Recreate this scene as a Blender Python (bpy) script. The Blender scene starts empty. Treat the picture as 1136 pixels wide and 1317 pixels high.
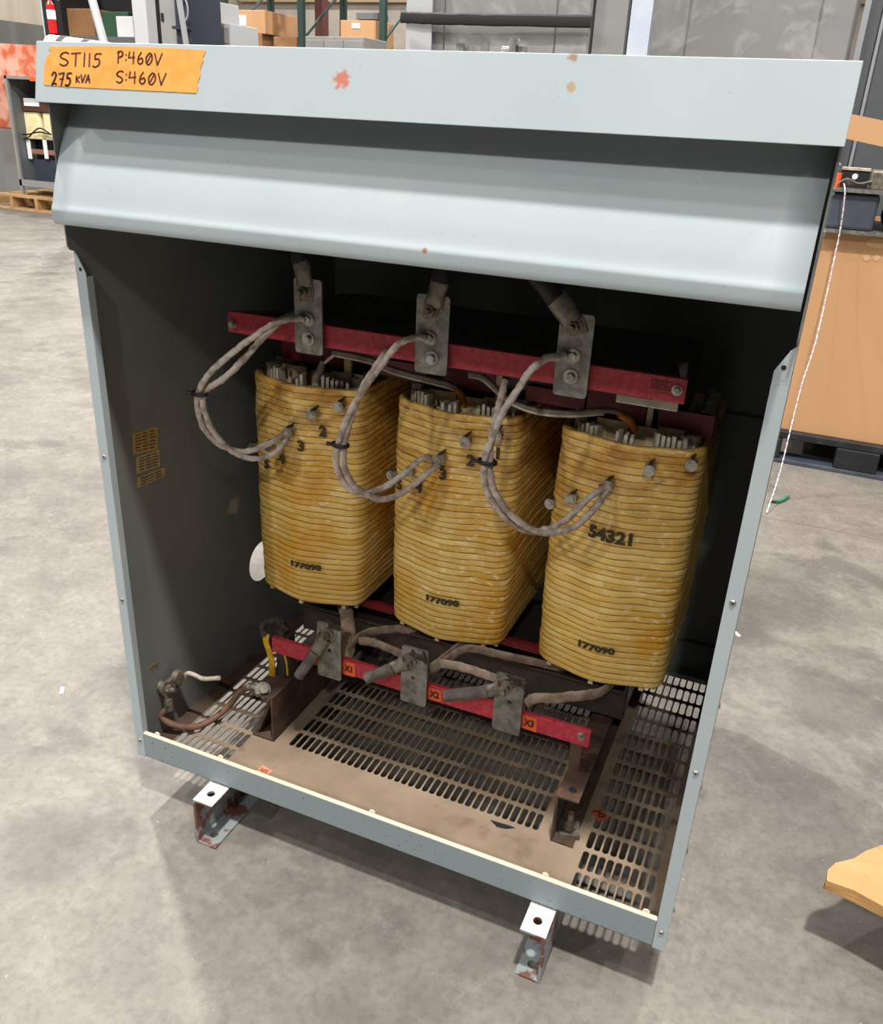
import bpy, bmesh, math, random
from mathutils import Vector, Matrix, noise
random.seed(7)
col = bpy.context.scene.collection
scn = bpy.context.scene
# ------------------------------------------------------------------ camera
CAM = Vector((1.00210363, -0.99134796, 1.13860319)); FPX = 1112.085
RM = Matrix(((0.91740094, 0.39533355, 0.04568267), (0.20425668, -0.36922929, -0.906614), (-0.34154755, 0.84105952, -0.41948081)))
GZ = -0.105      # height of the concrete slab; z = 0 is the cabinet's floor pan

def at(u, v, x=None, y=None, z=None):
    """world point on the plane x, y or z = value seen at photo pixel (u, v)"""
    d = RM.transposed() @ Vector(((u - 568) / FPX, (v - 658.5) / FPX, 1.0))
    if x is not None: t = (x - CAM.x) / d.x
    elif y is not None: t = (y - CAM.y) / d.y
    else: t = (z - CAM.z) / d.z
    return CAM + d * t

cam_d = bpy.data.cameras.new('camera'); cam = bpy.data.objects.new('camera', cam_d); col.objects.link(cam)
rt = RM.transposed()
m = Matrix.Identity(4)
for i in range(3):
    m[i][0] = rt[i][0]; m[i][1] = -rt[i][1]; m[i][2] = -rt[i][2]; m[i][3] = CAM[i]
cam.matrix_world = m
cam_d.sensor_fit = 'HORIZONTAL'; cam_d.sensor_width = 36; cam_d.lens = FPX / 1136 * 36
cam_d.clip_start = .02; cam_d.clip_end = 200
scn.camera = cam

# ------------------------------------------------------------------ materials
def lin(c):
    r = []
    for v in c[:3]:
        v /= 255
        r.append(v / 12.92 if v <= .04045 else ((v + .055) / 1.055) ** 2.4)
    return (*r, 1)

class NT:
    def __init__(s, name):
        s.m = bpy.data.materials.new(name); s.m.use_nodes = True; s.t = s.m.node_tree
        s.b = s.t.nodes['Principled BSDF']; s.tc = s.t.nodes.new('ShaderNodeTexCoord')
        s.geo = s.t.nodes.new('ShaderNodeNewGeometry')
        s.P = s.geo.outputs['Position']
    def n(s, kind, **kw):
        x = s.t.nodes.new(kind)
        for k, v in kw.items():
            if isinstance(k, str) and k in x.inputs: x.inputs[k].default_value = v
            else: setattr(x, k, v)
        return x
    def l(s, a, b): s.t.links.new(a, b)
    def noise(s, scale, detail=4, rough=.55, vec=None, dist=0, stretch=None):
        x = s.n('ShaderNodeTexNoise'); x.inputs['Scale'].default_value = scale; x.inputs['Detail'].default_value = detail
        x.inputs['Roughness'].default_value = rough; x.inputs['Distortion'].default_value = dist
        v = vec or s.P
        if stretch:
            mp = s.n('ShaderNodeMapping'); mp.inputs['Scale'].default_value = stretch; s.l(v, mp.inputs['Vector']); v = mp.outputs[0]
        s.l(v, x.inputs['Vector']); return x.outputs['Fac']
    def ramp(s, fac, a, b):
        x = s.n('ShaderNodeMapRange'); x.inputs['From Min'].default_value = a; x.inputs['From Max'].default_value = b
        s.l(fac, x.inputs['Value']); return x.outputs[0]
    def mix(s, fac, a, b):
        x = s.n('ShaderNodeMix', data_type='RGBA')
        for sock, v in ((x.inputs[6], a), (x.inputs[7], b)):
            if isinstance(v, tuple): sock.default_value = v
            else: s.l(v, sock)
        if isinstance(fac, (int, float)): x.inputs[0].default_value = fac
        else: s.l(fac, x.inputs[0])
        return x.outputs[2]
    def math(s, op, a, b=0.0):
        x = s.n('ShaderNodeMath', operation=op)
        for i, v in enumerate((a, b)):
            if isinstance(v, (int, float)): x.inputs[i].default_value = v
            else: s.l(v, x.inputs[i])
        return x.outputs[0]
    def spot(s, c, radius, edge=.5, freq=60, amp=.6):
        """mask around a world point with a ragged edge"""
        d = s.n('ShaderNodeVectorMath', operation='DISTANCE'); s.l(s.P, d.inputs[0]); d.inputs[1].default_value = c
        q = s.math('ADD', s.math('DIVIDE', d.outputs['Value'], radius), s.math('MULTIPLY', s.math('SUBTRACT', s.noise(freq, 3), .5), amp * 2))
        return s.ramp(q, 1 + edge / 2, 1 - edge / 2)
    def color(s, c): s.l(c, s.b.inputs['Base Color'])
    def bump(s, h, strength=.3, dist=.002):
        x = s.n('ShaderNodeBump'); x.inputs['Strength'].default_value = strength; x.inputs['Distance'].default_value = dist
        s.l(h, x.inputs['Height']); s.l(x.outputs[0], s.b.inputs['Normal'])

def mat(name, c, rough=.5, metal=0.0, c2=None, scale=12, lo=.4, hi=.65, bump=0, bscale=80, bdist=.002, stretch=None, c3=None, s3=40, l3=.6, h3=.7):
    t = NT(name); t.b.inputs['Roughness'].default_value = rough; t.b.inputs['Metallic'].default_value = metal
    cc = lin(c)
    if c2: cc = t.mix(t.ramp(t.noise(scale, stretch=stretch), lo, hi), lin(c), lin(c2))
    if c3: cc = t.mix(t.ramp(t.noise(s3, 5), l3, h3), cc, lin(c3))
    if isinstance(cc, tuple): t.b.inputs['Base Color'].default_value = cc
    else: t.color(cc)
    if bump: t.bump(t.noise(bscale, 3, stretch=stretch), bump, bdist)
    return t.m

M = {}
# enclosure paint with its own scratches and smudges
t = NT('grey_paint'); t.b.inputs['Roughness'].default_value = .42
c = t.mix(t.ramp(t.noise(5, 5), .35, .7), lin((166, 178, 183)), lin((173, 184, 188)))
c = t.mix(t.ramp(t.noise(150, 4), .71, .76), c, lin((150, 138, 118)))
c = t.mix(t.spot(at(440, 102, y=-.024), .0095, freq=160, amp=1.1), c, lin((188, 112, 92)))
c = t.mix(t.spot(at(735, 112, y=-.024), .005, freq=150, amp=.7), c, lin((166, 148, 118)))
c = t.mix(t.spot(at(737, 72, y=-.02), .006, freq=150, amp=.7), c, lin((150, 126, 104)))
c = t.mix(t.spot(at(547, 322, y=-.035), .0035, freq=150, amp=.6), c, lin((160, 110, 75)))
t.color(c); t.bump(t.noise(400, 2), .04, .001); M['paint'] = t.m
t = NT('grey_paint_shaded'); t.b.inputs['Roughness'].default_value = .5
c = t.mix(t.ramp(t.noise(4, 4), .35, .7), lin((108, 112, 112)), lin((122, 126, 123)))  # same enclosure paint, darkened to put the interior shade into its colour
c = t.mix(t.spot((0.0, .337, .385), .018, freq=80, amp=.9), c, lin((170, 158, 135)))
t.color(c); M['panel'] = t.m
t = NT('grey_paint_sill'); t.b.inputs['Roughness'].default_value = .45
c = t.mix(t.ramp(t.noise(140, 5), .64, .72), lin((134, 147, 152)), lin((95, 88, 78)))
t.color(c); M['sill'] = t.m
M['dust_edge'] = mat('dusty_edge', (226, 206, 182), .8)
M['pan'] = mat('dusty_floor_pan', (146, 128, 108), .8, 0, (124, 106, 86), 9, .35, .7, .15, 200, c3=(104, 84, 66), s3=14, l3=.58, h3=.75)
M['rust'] = mat('rusty_steel', (88, 68, 54), .8, .1, (62, 46, 36), 22, .35, .65, .3, 120, c3=(118, 76, 52), s3=30, l3=.6, h3=.68)
t = NT('worn_foot_steel'); t.b.inputs['Roughness'].default_value = .55
c = t.mix(t.ramp(t.noise(26, 4), .5, .56), lin((138, 146, 148)), lin((112, 72, 60)))
sep = t.n('ShaderNodeSeparateXYZ'); t.l(t.geo.outputs['Normal'], sep.inputs[0])
sp = t.n('ShaderNodeSeparateXYZ'); t.l(t.P, sp.inputs[0])
c = t.mix(t.math('MULTIPLY', t.ramp(sep.outputs['Z'], .8, .95), t.ramp(sp.outputs['Z'], -.03, -.01)), c, lin((214, 216, 214)))
t.color(c); M['foot'] = t.m
M['core'] = mat('varnished_core_steel', (62, 54, 50), .4, .1, (44, 38, 35), 20, .4, .7, .1, 90, c3=(66, 46, 38), s3=25, l3=.62, h3=.75)
M['steel'] = mat('galvanised_steel', (150, 148, 142), .5, .7, (112, 112, 106), 45, .4, .62, .1, 150, c3=(126, 112, 84), s3=60, l3=.6, h3=.7)
M['bolt'] = mat('bolt_steel', (176, 174, 168), .35, .75, (130, 126, 120), 90, .45, .65)
M['bolt_dirty'] = mat('dusty_bolt', (140, 128, 114), .55, .4, (104, 92, 80), 90, .4, .65)
M['lug'] = mat('dusty_tin_lug', (146, 138, 126), .5, .6, (100, 90, 78), 60, .4, .65, .2, 90)
M['cable_dark'] = mat('dusty_black_cable', (112, 104, 96), .75, 0, (82, 76, 72), 40, .4, .65, .2, 200)
M['cable_black'] = mat('black_cable', (48, 44, 42), .6, 0, (30, 28, 27), 40)
M['cable_white'] = mat('white_sleeve_dusty', (198, 186, 176), .75, 0, (150, 132, 120), 55, .42, .62, .6, 160, .003)
M['tie'] = mat('black_tie', (22, 22, 22), .5)
M['wire_pale'] = mat('pale_lead', (196, 186, 170), .6, 0, (150, 138, 122), 40)
M['wire_grey'] = mat('grey_lead', (122, 112, 104), .6, 0, (96, 86, 80), 40)
M['wire_amber'] = mat('varnished_lead', (190, 120, 40), .4)
M['strap'] = mat('taped_lead', (166, 148, 132), .75, 0, (122, 104, 90), 40, .38, .62, .5, 130, .003)
M['brown'] = mat('brown_cable', (116, 84, 66), .7, 0, (90, 66, 52), 45)
t = NT('red_fibreglass'); t.b.inputs['Roughness'].default_value = .55
c = t.mix(t.ramp(t.noise(120, 6, .7), .4, .62), lin((166, 34, 52)), lin((186, 62, 74)))
c = t.mix(t.ramp(t.noise(260, 4, .7), .66, .74), c, lin((205, 120, 120)))
t.color(c); M['red'] = t.m
M['red_dark'] = mat('dark_red_board', (120, 22, 32), .5, 0, (92, 18, 26), 40)
M['cream'] = mat('cream_insulation', (206, 190, 152), .6, 0, (180, 150, 100), 24, .42, .62, c3=(196, 146, 80), s3=18, l3=.6, h3=.7)
M['stick'] = mat('pale_spacer', (190, 186, 170), .55, 0, (160, 152, 132), 40)
M['ink'] = mat('black_ink', (44, 36, 28), .7)
M['ink_coil'] = mat('stamped_ink', (70, 56, 30), .7, 0, (48, 40, 26), 200)
M['orange_label'] = mat('orange_label', (236, 96, 42), .5)
M['orange_dusty'] = mat('dusty_orange_label', (176, 70, 44), .7)
M['pink_label'] = mat('faded_orange_label', (208, 150, 120), .7, 0, (190, 120, 96), 200)
M['tape'] = mat('masking_tape', (242, 160, 72), .65, 0, (232, 146, 60), 60, .35, .65, .3, 500, .0005, c3=(250, 178, 96), s3=240, l3=.6, h3=.7)
M['marker'] = mat('marker_ink', (66, 36, 34), .6)
M['sticker'] = mat('aged_sticker', (176, 158, 120), .5, 0, (160, 140, 100), 60)
M['sticker_gold'] = mat('gold_sticker', (170, 140, 84), .45)
M['yellow'] = mat('yellow_strip', (214, 170, 32), .5, 0, (190, 140, 24), 60)
M['dark_rubber'] = mat('dark_rubber', (50, 42, 36), .8, 0, (84, 68, 54), 60, .5, .7, .4, 150)

def coil_mat():
    t = NT('varnished_winding_tape'); t.b.inputs['Roughness'].default_value = .38
    uv = t.n('ShaderNodeUVMap'); uv.uv_map = 'UVMap'
    s = t.n('ShaderNodeSeparateXYZ'); t.l(uv.outputs[0], s.inputs[0])
    fr = t.math('FRACT', s.outputs['Y'])
    band = t.math('FLOOR', s.outputs['Y'])
    cv = t.n('ShaderNodeCombineXYZ'); t.l(t.math('MULTIPLY', s.outputs['X'], 5), cv.inputs[0]); t.l(t.math('MULTIPLY', band, .73), cv.inputs[1])
    n1 = t.noise(1.4, 5, .6, vec=cv.outputs[0])
    n2 = t.noise(9, 4)
    c = t.mix(t.ramp(n1, .36, .66), lin((218, 174, 80)), lin((240, 208, 128)))
    c = t.mix(t.ramp(n2, .5, .68), c, lin((216, 160, 56)))
    # pale lozenges where fibre is dry
    cv2 = t.n('ShaderNodeCombineXYZ'); t.l(t.math('MULTIPLY', s.outputs['X'], 55), cv2.inputs[0]); t.l(t.math('MULTIPLY', s.outputs['Y'], 1.1), cv2.inputs[1])
    n3 = t.noise(1.0, 2, .5, vec=cv2.outputs[0])
    c = t.mix(t.math('MULTIPLY', t.ramp(n3, .56, .66), t.math('MULTIPLY', t.ramp(t.noise(6, 2), .38, .52), .7)), c, lin((248, 226, 172)))
    # varnish runs: browner towards the top turns
    sp = t.n('ShaderNodeSeparateXYZ'); t.l(t.P, sp.inputs[0])
    top = t.math('MULTIPLY', t.ramp(sp.outputs['Z'], .48, .66), t.ramp(t.noise(14, 5, .65, stretch=(1, 1, 2.2)), .42, .62))
    c = t.mix(t.math('MULTIPLY', top, .75), c, lin((160, 98, 34)))
    # resin line in the joint between turns
    edge = t.math('ABSOLUTE', t.math('SUBTRACT', fr, .5))
    ln = t.math('MULTIPLY', t.ramp(edge, .40, .48), t.ramp(t.noise(45, 3, .6), .28, .42))
    c = t.mix(t.math('MULTIPLY', ln, .85), c, lin((78, 46, 12)))
    t.color(c); t.bump(t.noise(140, 4), .25, .0015)
    return t.m
M['coil'] = coil_mat()

t = NT('concrete'); t.b.inputs['Roughness'].default_value = .62
c = t.mix(t.ramp(t.noise(1.3, 6, .6), .35, .66), lin((96, 93, 88)), lin((124, 119, 111)))
c = t.mix(t.math('MULTIPLY', t.ramp(t.noise(5, 8, .7), .42, .62), .65), c, lin((136, 131, 123)))
c = t.mix(t.math('MULTIPLY', t.ramp(t.noise(2.6, 5, .62, dist=.4), .56, .66), .6), c, lin((76, 73, 69)))
c = t.mix(t.math('MULTIPLY', t.ramp(t.noise(17, 8, .75), .5, .68), .45), c, lin((146, 141, 132)))
c = t.mix(t.math('MULTIPLY', t.ramp(t.noise(60, 6, .7), .45, .7), .45), c, lin((82, 78, 72)))
c = t.mix(t.ramp(t.noise(110, 3, .6), .735, .76), c, lin((176, 172, 165)))
for p_, r_ in ((at(1000, 770, z=GZ), .16), (at(940, 800, z=GZ), .1), (at(75, 1085, z=GZ), .1), (at(1075, 900, z=GZ), .13)):
    c = t.mix(t.math('MULTIPLY', t.spot(p_, r_, .5, 9, .5), .45), c, lin((74, 70, 66)))
sp = t.n('ShaderNodeSeparateXYZ'); t.l(t.P, sp.inputs[0])
def joint(axis, pos):
    w = t.math('ADD', sp.outputs[axis], t.math('MULTIPLY', t.noise(3, 3), .03))
    return t.ramp(t.math('ABSOLUTE', t.math('SUBTRACT', w, pos + .015)), .006, .002)
for ax, pos in (('Y', at(1050, 678, z=GZ).y), ('Y', at(30, 345, z=GZ).y), ('X', -4.4)):
    c = t.mix(t.math('MULTIPLY', joint(ax, pos), .6), c, lin((84, 80, 76)))
t.color(c); t.bump(t.noise(180, 6, .7), .2, .001); M['concrete'] = t.m

M['wood'] = mat('pine_board', (196, 150, 96), .65, 0, (206, 162, 108), 6, .35, .65, .2, 40, stretch=(1, 6, 10), c3=(186, 136, 78), s3=30, l3=.6, h3=.72)
M['wood_pallet'] = mat('pallet_wood', (196, 158, 108), .75, 0, (160, 124, 82), 8, .35, .65, .2, 40)
M['card'] = mat('cardboard', (205, 160, 116), .8, 0, (196, 150, 106), 3, .35, .65, .15, 60, stretch=(1, 1, .15))
M['card_dark'] = mat('brown_cardboard', (152, 112, 74), .8, 0, (134, 96, 62), 5)
M['black_plastic'] = mat('black_plastic', (30, 32, 36), .45, 0, (48, 50, 56), 18, .5, .7)
M['blue_grey'] = mat('slate_plastic', (66, 72, 84), .55, 0, (82, 88, 100), 9)
M['cab_grey'] = mat('cabinet_grey', (138, 138, 136), .5, 0, (146, 146, 144), 3)
M['cab_dark'] = mat('cabinet_dark_grey', (106, 110, 114), .5)
M['cab_white'] = mat('white_cabinet', (178, 180, 182), .5)
M['white'] = mat('white_wrap', (226, 228, 232), .45, 0, (206, 208, 214), 12, bump=.3, bscale=30)
M['foam'] = mat('blue_white_foam', (190, 200, 216), .5, 0, (206, 212, 222), 9)
M['black'] = mat('matt_black', (24, 25, 28), .6)
M['blue_steel'] = mat('blue_grey_machine', (58, 64, 78), .5, .2)
M['post_grey'] = mat('grey_post', (186, 188, 192), .5, .2)
M['rack_green'] = mat('green_rack_steel', (44, 66, 60), .5, .1)
M['redbrown'] = mat('red_brown_steel', (92, 50, 44), .6, .1)
M['green'] = mat('green_enclosure', (44, 86, 62), .6, 0, (60, 90, 66), 6)
M['extinguisher'] = mat('fire_red', (206, 28, 34), .3)
M['orange_wrap'] = mat('orange_wrapped_load', (206, 104, 70), .4, 0, (232, 176, 156), 7, .4, .6, .3, 30)
M['copper'] = mat('copper_bar', (168, 116, 98), .5, .4)
M['cream_coil'] = mat('cream_cast_coil', (240, 228, 186), .5, 0, (226, 208, 152), 12)
M['dark_brown'] = mat('dark_brown_clamp', (84, 50, 42), .6)
M['insul'] = mat('wall_insulation', (178, 170, 160), .6, 0, (156, 147, 138), 1.2, .35, .65, .4, 4, .05)
M['girt'] = mat('yellowed_girt', (160, 140, 110), .6)
M['wall_low'] = mat('dark_wall_paint', (82, 84, 80), .7, 0, (96, 98, 94), 2, stretch=(2, 2, .3))
M['wall_up'] = mat('beige_wall', (168, 158, 144), .8, 0, (158, 148, 134), 2, stretch=(2, 2, .3))
M['paper'] = mat('paper', (232, 234, 236), .6)
M['copper_wire'] = mat('bare_copper', (200, 130, 90), .4, .5)
M['wire_green'] = mat('green_wire', (40, 130, 100), .5)
M['string'] = mat('twisted_white_wire', (232, 226, 226), .6, 0, (168, 140, 168), 220, .5, .56)
M['carbon_edge'] = mat('torn_edge', (214, 172, 128), .8)
# clear film
t = NT('clear_plastic_film')
t.t.nodes.remove(t.b); tr = t.n('ShaderNodeBsdfTransparent'); tr.inputs[0].default_value = (.93, .93, .94, 1)
gl = t.n('ShaderNodeBsdfGlossy'); gl.inputs['Roughness'].default_value = .12
df = t.n('ShaderNodeBsdfDiffuse'); df.inputs[0].default_value = (.85, .85, .87, 1)
bp = t.n('ShaderNodeBump'); bp.inputs['Strength'].default_value = 1; bp.inputs['Distance'].default_value = .02
t.l(t.noise(4, 3, .5, dist=1.0), bp.inputs['Height']); t.l(bp.outputs[0], gl.inputs['Normal']); t.l(bp.outputs[0], df.inputs['Normal'])
m1 = t.n('ShaderNodeMixShader'); m1.inputs[0].default_value = .75; t.l(gl.outputs[0], m1.inputs[1]); t.l(df.outputs[0], m1.inputs[2])
m2 = t.n('ShaderNodeMixShader'); t.l(t.math('ADD', t.math('MULTIPLY', t.ramp(t.noise(5, 5, .6, dist=1.5), .5, .8), .4), .07), m2.inputs[0])
t.l(tr.outputs[0], m2.inputs[1]); t.l(m1.outputs[0], m2.inputs[2]); t.l(m2.outputs[0], t.t.nodes['Material Output'].inputs[0])
M['film'] = t.m
t = NT('lamp_glow'); t.b.inputs['Base Color'].default_value = (1, 1, 1, 1); t.b.inputs['Emission Color'].default_value = (1, .96, .9, 1); t.b.inputs['Emission Strength'].default_value = 8
M['glow'] = t.m

# ------------------------------------------------------------------ mesh helpers
class MB:
    def __init__(s): s.v = []; s.f = []; s.sm = []; s.uv = None
    def add(s, vs, fs, smooth=False):
        o = len(s.v); s.v += [Vector(q) for q in vs]
        for f in fs: s.f.append([o + i for i in f]); s.sm.append(smooth)
        return s
    def box(s, a, b, R=None, c=None):
        x0, y0, z0 = a; x1, y1, z1 = b
        x0, x1 = sorted((x0, x1)); y0, y1 = sorted((y0, y1)); z0, z1 = sorted((z0, z1))
        vs = [Vector(q) for q in ((x0, y0, z0), (x1, y0, z0), (x1, y1, z0), (x0, y1, z0), (x0, y0, z1), (x1, y0, z1), (x1, y1, z1), (x0, y1, z1))]
        if R is not None:
            c = Vector(c); vs = [R @ (q - c) + c for q in vs]
        return s.add(vs, [(0, 3, 2, 1), (4, 5, 6, 7), (0, 1, 5, 4), (1, 2, 6, 5), (2, 3, 7, 6), (3, 0, 4, 7)])
    def prism(s, poly, d):
        """closed polygon (3D points) extruded by vector d"""
        n = len(poly); d = Vector(d); p = [Vector(q) for q in poly]
        nrm = sum(((p[i] - p[0]).cross(p[(i + 1) % n] - p[0]) for i in range(1, n - 1)), Vector())
        if nrm.dot(d) > 0: p = p[::-1]
        return s.add(p + [q + d for q in p], [tuple(range(n)), tuple(range(2 * n - 1, n - 1, -1))] + [(i, i + n, (i + 1) % n + n, (i + 1) % n) for i in range(n)])
    def frame(s, d):
        d = d.normalized(); a = Vector((0, 0, 1)) if abs(d.z) < .9 else Vector((1, 0, 0))
        u = d.cross(a).normalized(); return u, d.cross(u).normalized()
    def cyl(s, a, b, r, r2=None, n=20, rot=0.0):
        a, b = Vector(a), Vector(b); u, w = s.frame(b - a); r2 = r if r2 is None else r2
        vs = [a + (u * math.cos(rot + 2 * math.pi * i / n) + w * math.sin(rot + 2 * math.pi * i / n)) * r for i in range(n)]
        vs += [b + (u * math.cos(rot + 2 * math.pi * i / n) + w * math.sin(rot + 2 * math.pi * i / n)) * r2 for i in range(n)]
        s.add(vs, [(i, (i + 1) % n, (i + 1) % n + n, i + n) for i in range(n)], n > 8)
        s.add(vs[:n], [tuple(range(n - 1, -1, -1))]); s.add(vs[n:], [tuple(range(n))]); return s
    def tube(s, pts, r, n=12, wob=0.0, flat=1.0, seed=0, fdir=None):
        """tube with optional crinkle and flattened section"""
        P = [Vector(q) for q in pts]; k = len(P); T = [(P[min(i + 1, k - 1)] - P[max(i - 1, 0)]).normalized() for i in range(k)]
        u, _ = s.frame(T[0])
        if fdir is not None: u = Vector(fdir)
        vs = []; L = 0
        for i in range(k):
            u = (u - T[i] * u.dot(T[i])).normalized(); w = T[i].cross(u)
            if i: L += (P[i] - P[i - 1]).length
            rr = r[i] if isinstance(r, list) else r
            for j in range(n):
                an = 2 * math.pi * j / n
                q = 1 + (wob * noise.noise(Vector((L / r0(r) * .9, an * .6, seed * 7.3))) if wob else 0)
                vs.append(P[i] + u * math.cos(an) * rr * q + w * math.sin(an) * rr * flat * q)
        s.add(vs, [(i * n + j, i * n + (j + 1) % n, (i + 1) * n + (j + 1) % n, (i + 1) * n + j) for i in range(k - 1) for j in range(n)], True)
        s.add(vs[:n], [tuple(range(n - 1, -1, -1))]); s.add(vs[-n:], [tuple(range(n))]); return s
    def build(s, name, material, parent=None, bevel=0, recalc=True):
        me = bpy.data.meshes.new(name); me.from_pydata([tuple(q) for q in s.v], [], s.f)
        for p_, sm in zip(me.polygons, s.sm): p_.use_smooth = sm
        if recalc:
            bm = bmesh.new(); bm.from_mesh(me); bmesh.ops.recalc_face_normals(bm, faces=bm.faces); bm.to_mesh(me); bm.free()
        if isinstance(material, str): material = M[material]
        me.materials.append(material)
        o = bpy.data.objects.new(name, me); col.objects.link(o)
        if bevel:
            b = o.modifiers.new('bevel', 'BEVEL'); b.width = bevel; b.segments = 2; b.limit_method = 'ANGLE'
        put(o, parent); return o
def r0(r): return r[0] if isinstance(r, list) else r
def root_loc(o):
    L = Vector()
    while o is not None: L += o.location; o = o.parent
    return L
def put(o, parent):
    if parent is not None:
        o.parent = parent; o.matrix_parent_inverse = Matrix.Translation(-root_loc(parent) if parent.type == 'EMPTY' else Vector())
        # children of meshes: mesh parents sit at the same origin as their own root offset
        if parent.type != 'EMPTY': o.matrix_parent_inverse = Matrix.Identity(4)
def tag(o, label=None, cat=None, group=None, kind=None):
    if label: o['label'] = label
    if cat: o['category'] = cat
    if group: o['group'] = group
    if kind: o['kind'] = kind
    return o
def thing(name, loc, label, cat, group=None):
    o = bpy.data.objects.new(name, None); o.empty_display_size = .05; col.objects.link(o); o.location = loc
    return tag(o, label, cat, group)
def spline(pts, k=8):
    P = [Vector(q) for q in pts]; out = []
    P = [P[0] * 2 - P[1]] + P + [P[-1] * 2 - P[-2]]
    for i in range(1, len(P) - 2):
        a, b, c_, d = P[i - 1:i + 3]
        for j in range(k):
            q = j / k
            out.append(.5 * ((2 * b) + (c_ - a) * q + (2 * a - 5 * b + 4 * c_ - d) * q * q + (3 * b - a - 3 * c_ + d) * q ** 3))
    out.append(P[-2]); return out
def pix(pts): return [at(u, v, y=y) for u, v, y in pts]
def hexbolt(mb, c, d, r, h, washer=1.6):
    c = Vector(c); d = Vector(d).normalized()
    if washer: mb.cyl(c, c + d * h * .25, r * washer, n=20)
    mb.cyl(c + d * h * .25, c + d * h, r, n=6, rot=.3)
    return mb

def text_tris(body, size, bold=0.0, res=2):
    cu = bpy.data.curves.new('txt', 'FONT'); cu.body = body; cu.size = size; cu.offset = bold; cu.resolution_u = res
    cu.align_x = 'CENTER'; cu.align_y = 'CENTER'
    o = bpy.data.objects.new('txt', cu); col.objects.link(o); bpy.context.view_layer.update()
    me = bpy.data.meshes.new_from_object(o.evaluated_get(bpy.context.evaluated_depsgraph_get()))
    vs = [v.co.copy() for v in me.vertices]; fs = [tuple(p_.vertices) for p_ in me.polygons]
    bpy.data.objects.remove(o); bpy.data.curves.remove(cu); bpy.data.meshes.remove(me)
    return vs, fs
def text_on(name, body, size, c, ux, uy, material, parent, bold=0.0, lift=.0006, sx=1.0):
    """lettering on a plane: centre c, reading direction ux, up direction uy"""
    vs, fs = text_tris(body, size, bold); c = Vector(c); ux = Vector(ux).normalized(); uy = Vector(uy).normalized(); n = ux.cross(uy)
    mb = MB(); mb.add([c + ux * q.x * sx + uy * q.y + n * lift for q in vs], fs)
    return mb.build(name, material, parent, recalc=False)
def sheet(c, ux, uy, w, h, th=.0006):
    c = Vector(c); ux = Vector(ux).normalized() * w / 2; uy = Vector(uy).normalized() * h / 2; n = ux.cross(uy).normalized() * th
    return MB().prism([c - ux - uy, c + ux - uy, c + ux + uy, c - ux + uy], n)

# ================================================================== SETTING
def struct(name, mb, material): return tag(mb.build(name, material), kind='structure')
struct('floor', MB().box((-30, -12, GZ - .1), (16, 30, GZ)), 'concrete')
struct('wall_left', MB().box((-13.9, -2, 2.3), (-13.7, 20.5, 7.5)), 'wall_up')
struct('baseboard_left', MB().box((-13.9, -2, GZ), (-13.68, 20.5, 2.3)), 'wall_low')
mb = MB(); mb.box((-13.7, 20, GZ), (16, 20.2, 7.5)); struct('wall_back', mb, 'insul')
for i, z in enumerate((1.9, 3.4, 4.3)):
    struct('trim_%d' % (i + 1), MB().box((-13.6, 19.85, z), (15, 19.98, z + .16)), 'girt')

# ================================================================== CABINET
D = .76                      # cabinet depth
TOP = 1.199
cab = thing('transformer_cabinet', (.5, .38, GZ), 'large grey sheet-metal cabinet standing open on the concrete, orange tape note on its lid', 'electrical cabinet')
# lid: sloped front, top, sides, back as a folded cap
def lid_y(z): return -.016 - .016 * (TOP - z) / (TOP - 1.126)
prof = [(lid_y(TOP), TOP), (lid_y(1.126), 1.126), (lid_y(1.126) + .010, 1.126), (lid_y(1.126) + .010, 1.1275), (lid_y(1.126) + .0015, 1.1275), (lid_y(TOP) + .0015, TOP - .0015),
        (D + .012, TOP - .0015), (D + .012, 1.126), (D + .0135, 1.126), (D + .0135, TOP)]
mb = MB(); mb.prism([(-.0015, y, z) for y, z in prof], (1.003, 0, 0))
for x in (-.003, 1.0005): mb.prism([(x, lid_y(TOP), TOP), (x, lid_y(1.126), 1.126), (x, D + .0135, 1.126), (x, D + .0135, TOP)], (.0015, 0, 0))
lid = mb.build('lid', 'paint', cab, bevel=.0007)
# hood below the lid, bowed outwards
hp = [(.075, 1.190), (.045, 1.155), (.024, 1.12), (.008, 1.095), (-.005, 1.07), (-.016, 1.045), (-.0255, 1.02), (-.032, 1.0), (-.0355, .992), (-.036, .987), (-.0345, .974), (-.030, .9715), (-.018, .9715)]
hs = spline([(0, y, z) for y, z in hp], 5)
NX = 24; vs = []
for i in range(NX + 1):
    x = .005 + .990 * i / NX
    for q in hs:
        vs.append((x, q.y, q.z))
k = len(hs)
mb = MB(); mb.add(vs, [(i * k + j, (i + 1) * k + j, (i + 1) * k + j + 1, i * k + j + 1) for i in range(NX) for j in range(k - 1)], True)
hood = mb.build('hood', 'paint', cab, recalc=False)
so = hood.modifiers.new('solid', 'SOLIDIFY'); so.thickness = .0015; so.offset = 0
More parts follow.
